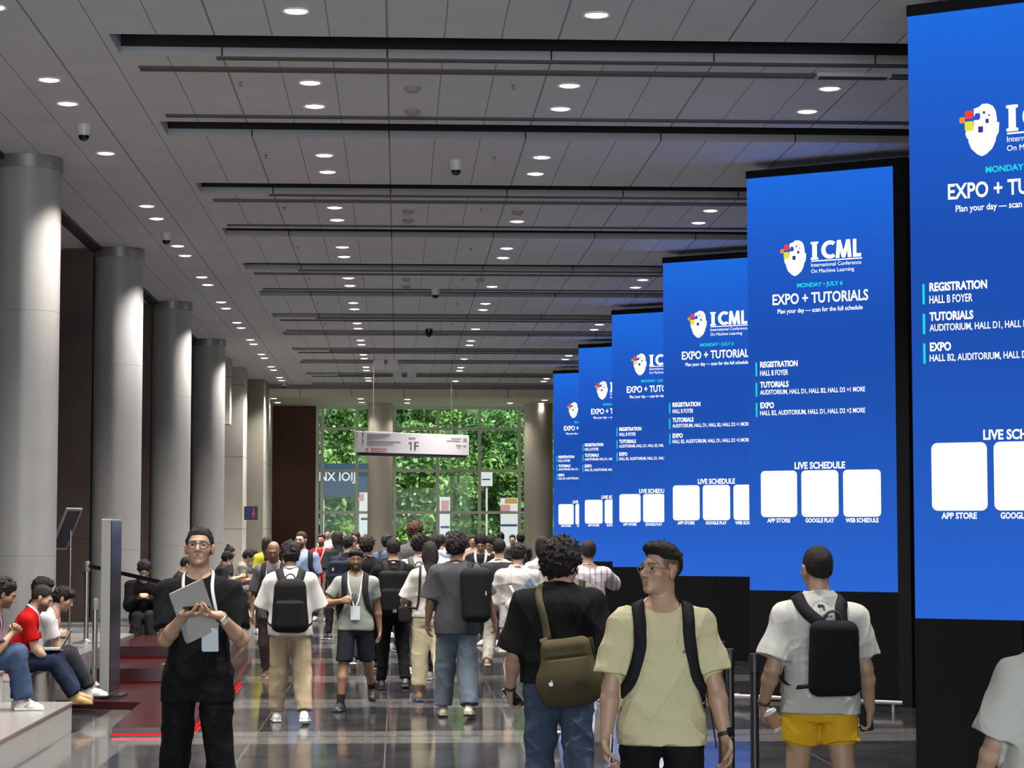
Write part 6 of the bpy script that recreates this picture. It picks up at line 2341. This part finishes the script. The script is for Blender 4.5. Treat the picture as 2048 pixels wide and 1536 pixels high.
p = sit('person in black sitting behind the shoulder of the laptop holder', -3.46, 33.4, -80, .54, h=1.72, seed=46, skin='light', lean=14, head=(0, -18, 0), legs=SEATP, arms=READ)
p.body().hair('short', t=.012).pants(col=(.02, .02, .025)).shoes(col=(.2, .2, .2))
p.shirt(col=(.016, .016, .02), loose=.035)
p = sit('person in navy sitting hidden behind the head of the laptop holder', -3.46, 35.6, -84, .54, h=1.72, seed=47, skin='light', lean=14, head=(0, -18, 0), legs=SEATP, arms=READ)
p.body().hair('mop').pants(col=(.02, .02, .025)).shoes(col=(.2, .2, .2))
p.shirt(col=(.02, .024, .04), loose=.035)
p = sit('person with black hair and white mask sitting nearest right of the laptop holder', -3.50, 41.4, -80, .54, h=1.72, seed=48, skin='light', lean=18, head=(0, -16, 0), legs=SEATP, arms=READ)
p.body().hair('mop', t=.016).pants(col=(.02, .02, .025)).shoes(col=(.45, .45, .46), sole=(.5, .5, .5))
p.shirt(col=(.02, .02, .024), loose=.035)
mk_ = MB().lathe([(.058, -.045), (.064, -.01), (.060, .03)], 20)
mk_.v = [tuple(p.H(v_[0], .036 + v_[1] * .95, -.055 + v_[2])) for v_ in mk_.v]
mk_.build('face_mask', M_LAN, p.root, smooth=True)
p.phone(1, 'dark phone held by the masked person sitting on the ledge', along=(0, .6, .8), face=(0, -.8, .6))
p = sit('person with a black hair bun sitting on the far ledge', -3.48, 43.2, -84, .54, h=1.86, seed=49, sex='f', skin='light', lean=6, head=(0, -14, 0), legs=SEATP, arms=READ)
p.body().hair('bun', t=.014).pants(col=(.10, .09, .08)).shoes(col=(.4, .4, .4))
p.shirt(col=(.03, .03, .035), loose=.035)
p = sit('person in dark shorts and pale trainers looking down at a phone on the far ledge', -3.42, 45.4, -84, .54, h=1.72, seed=50, skin='light', lean=20, head=(0, -22, 0), legs=SEATP, arms=READ)
p.body().hair('mop', t=.014).pants(col=(.02, .02, .024), end=.46, name='shorts').shoes(col=(.6, .6, .6), sole=(.6, .6, .6))
p.shirt(col=(.24, .22, .20), sleeve=.7, loose=.03)
p.phone(1, 'phone held low by the person in dark shorts on the ledge', along=(0, .7, .7), face=(0, -.7, .7))
p = sit('farthest person sitting on the ledge, in grey trousers and white trainers', -3.42, 47.6, -84, .54, h=1.74, seed=51, skin='light', lean=16, head=(0, -20, 0), legs=SEATP, arms=READ)
p.body().hair('short').pants(col=(.16, .15, .13)).shoes(col=(.62, .62, .62), sole=(.6, .6, .6))
p.shirt(col=(.10, .10, .11), loose=.03)
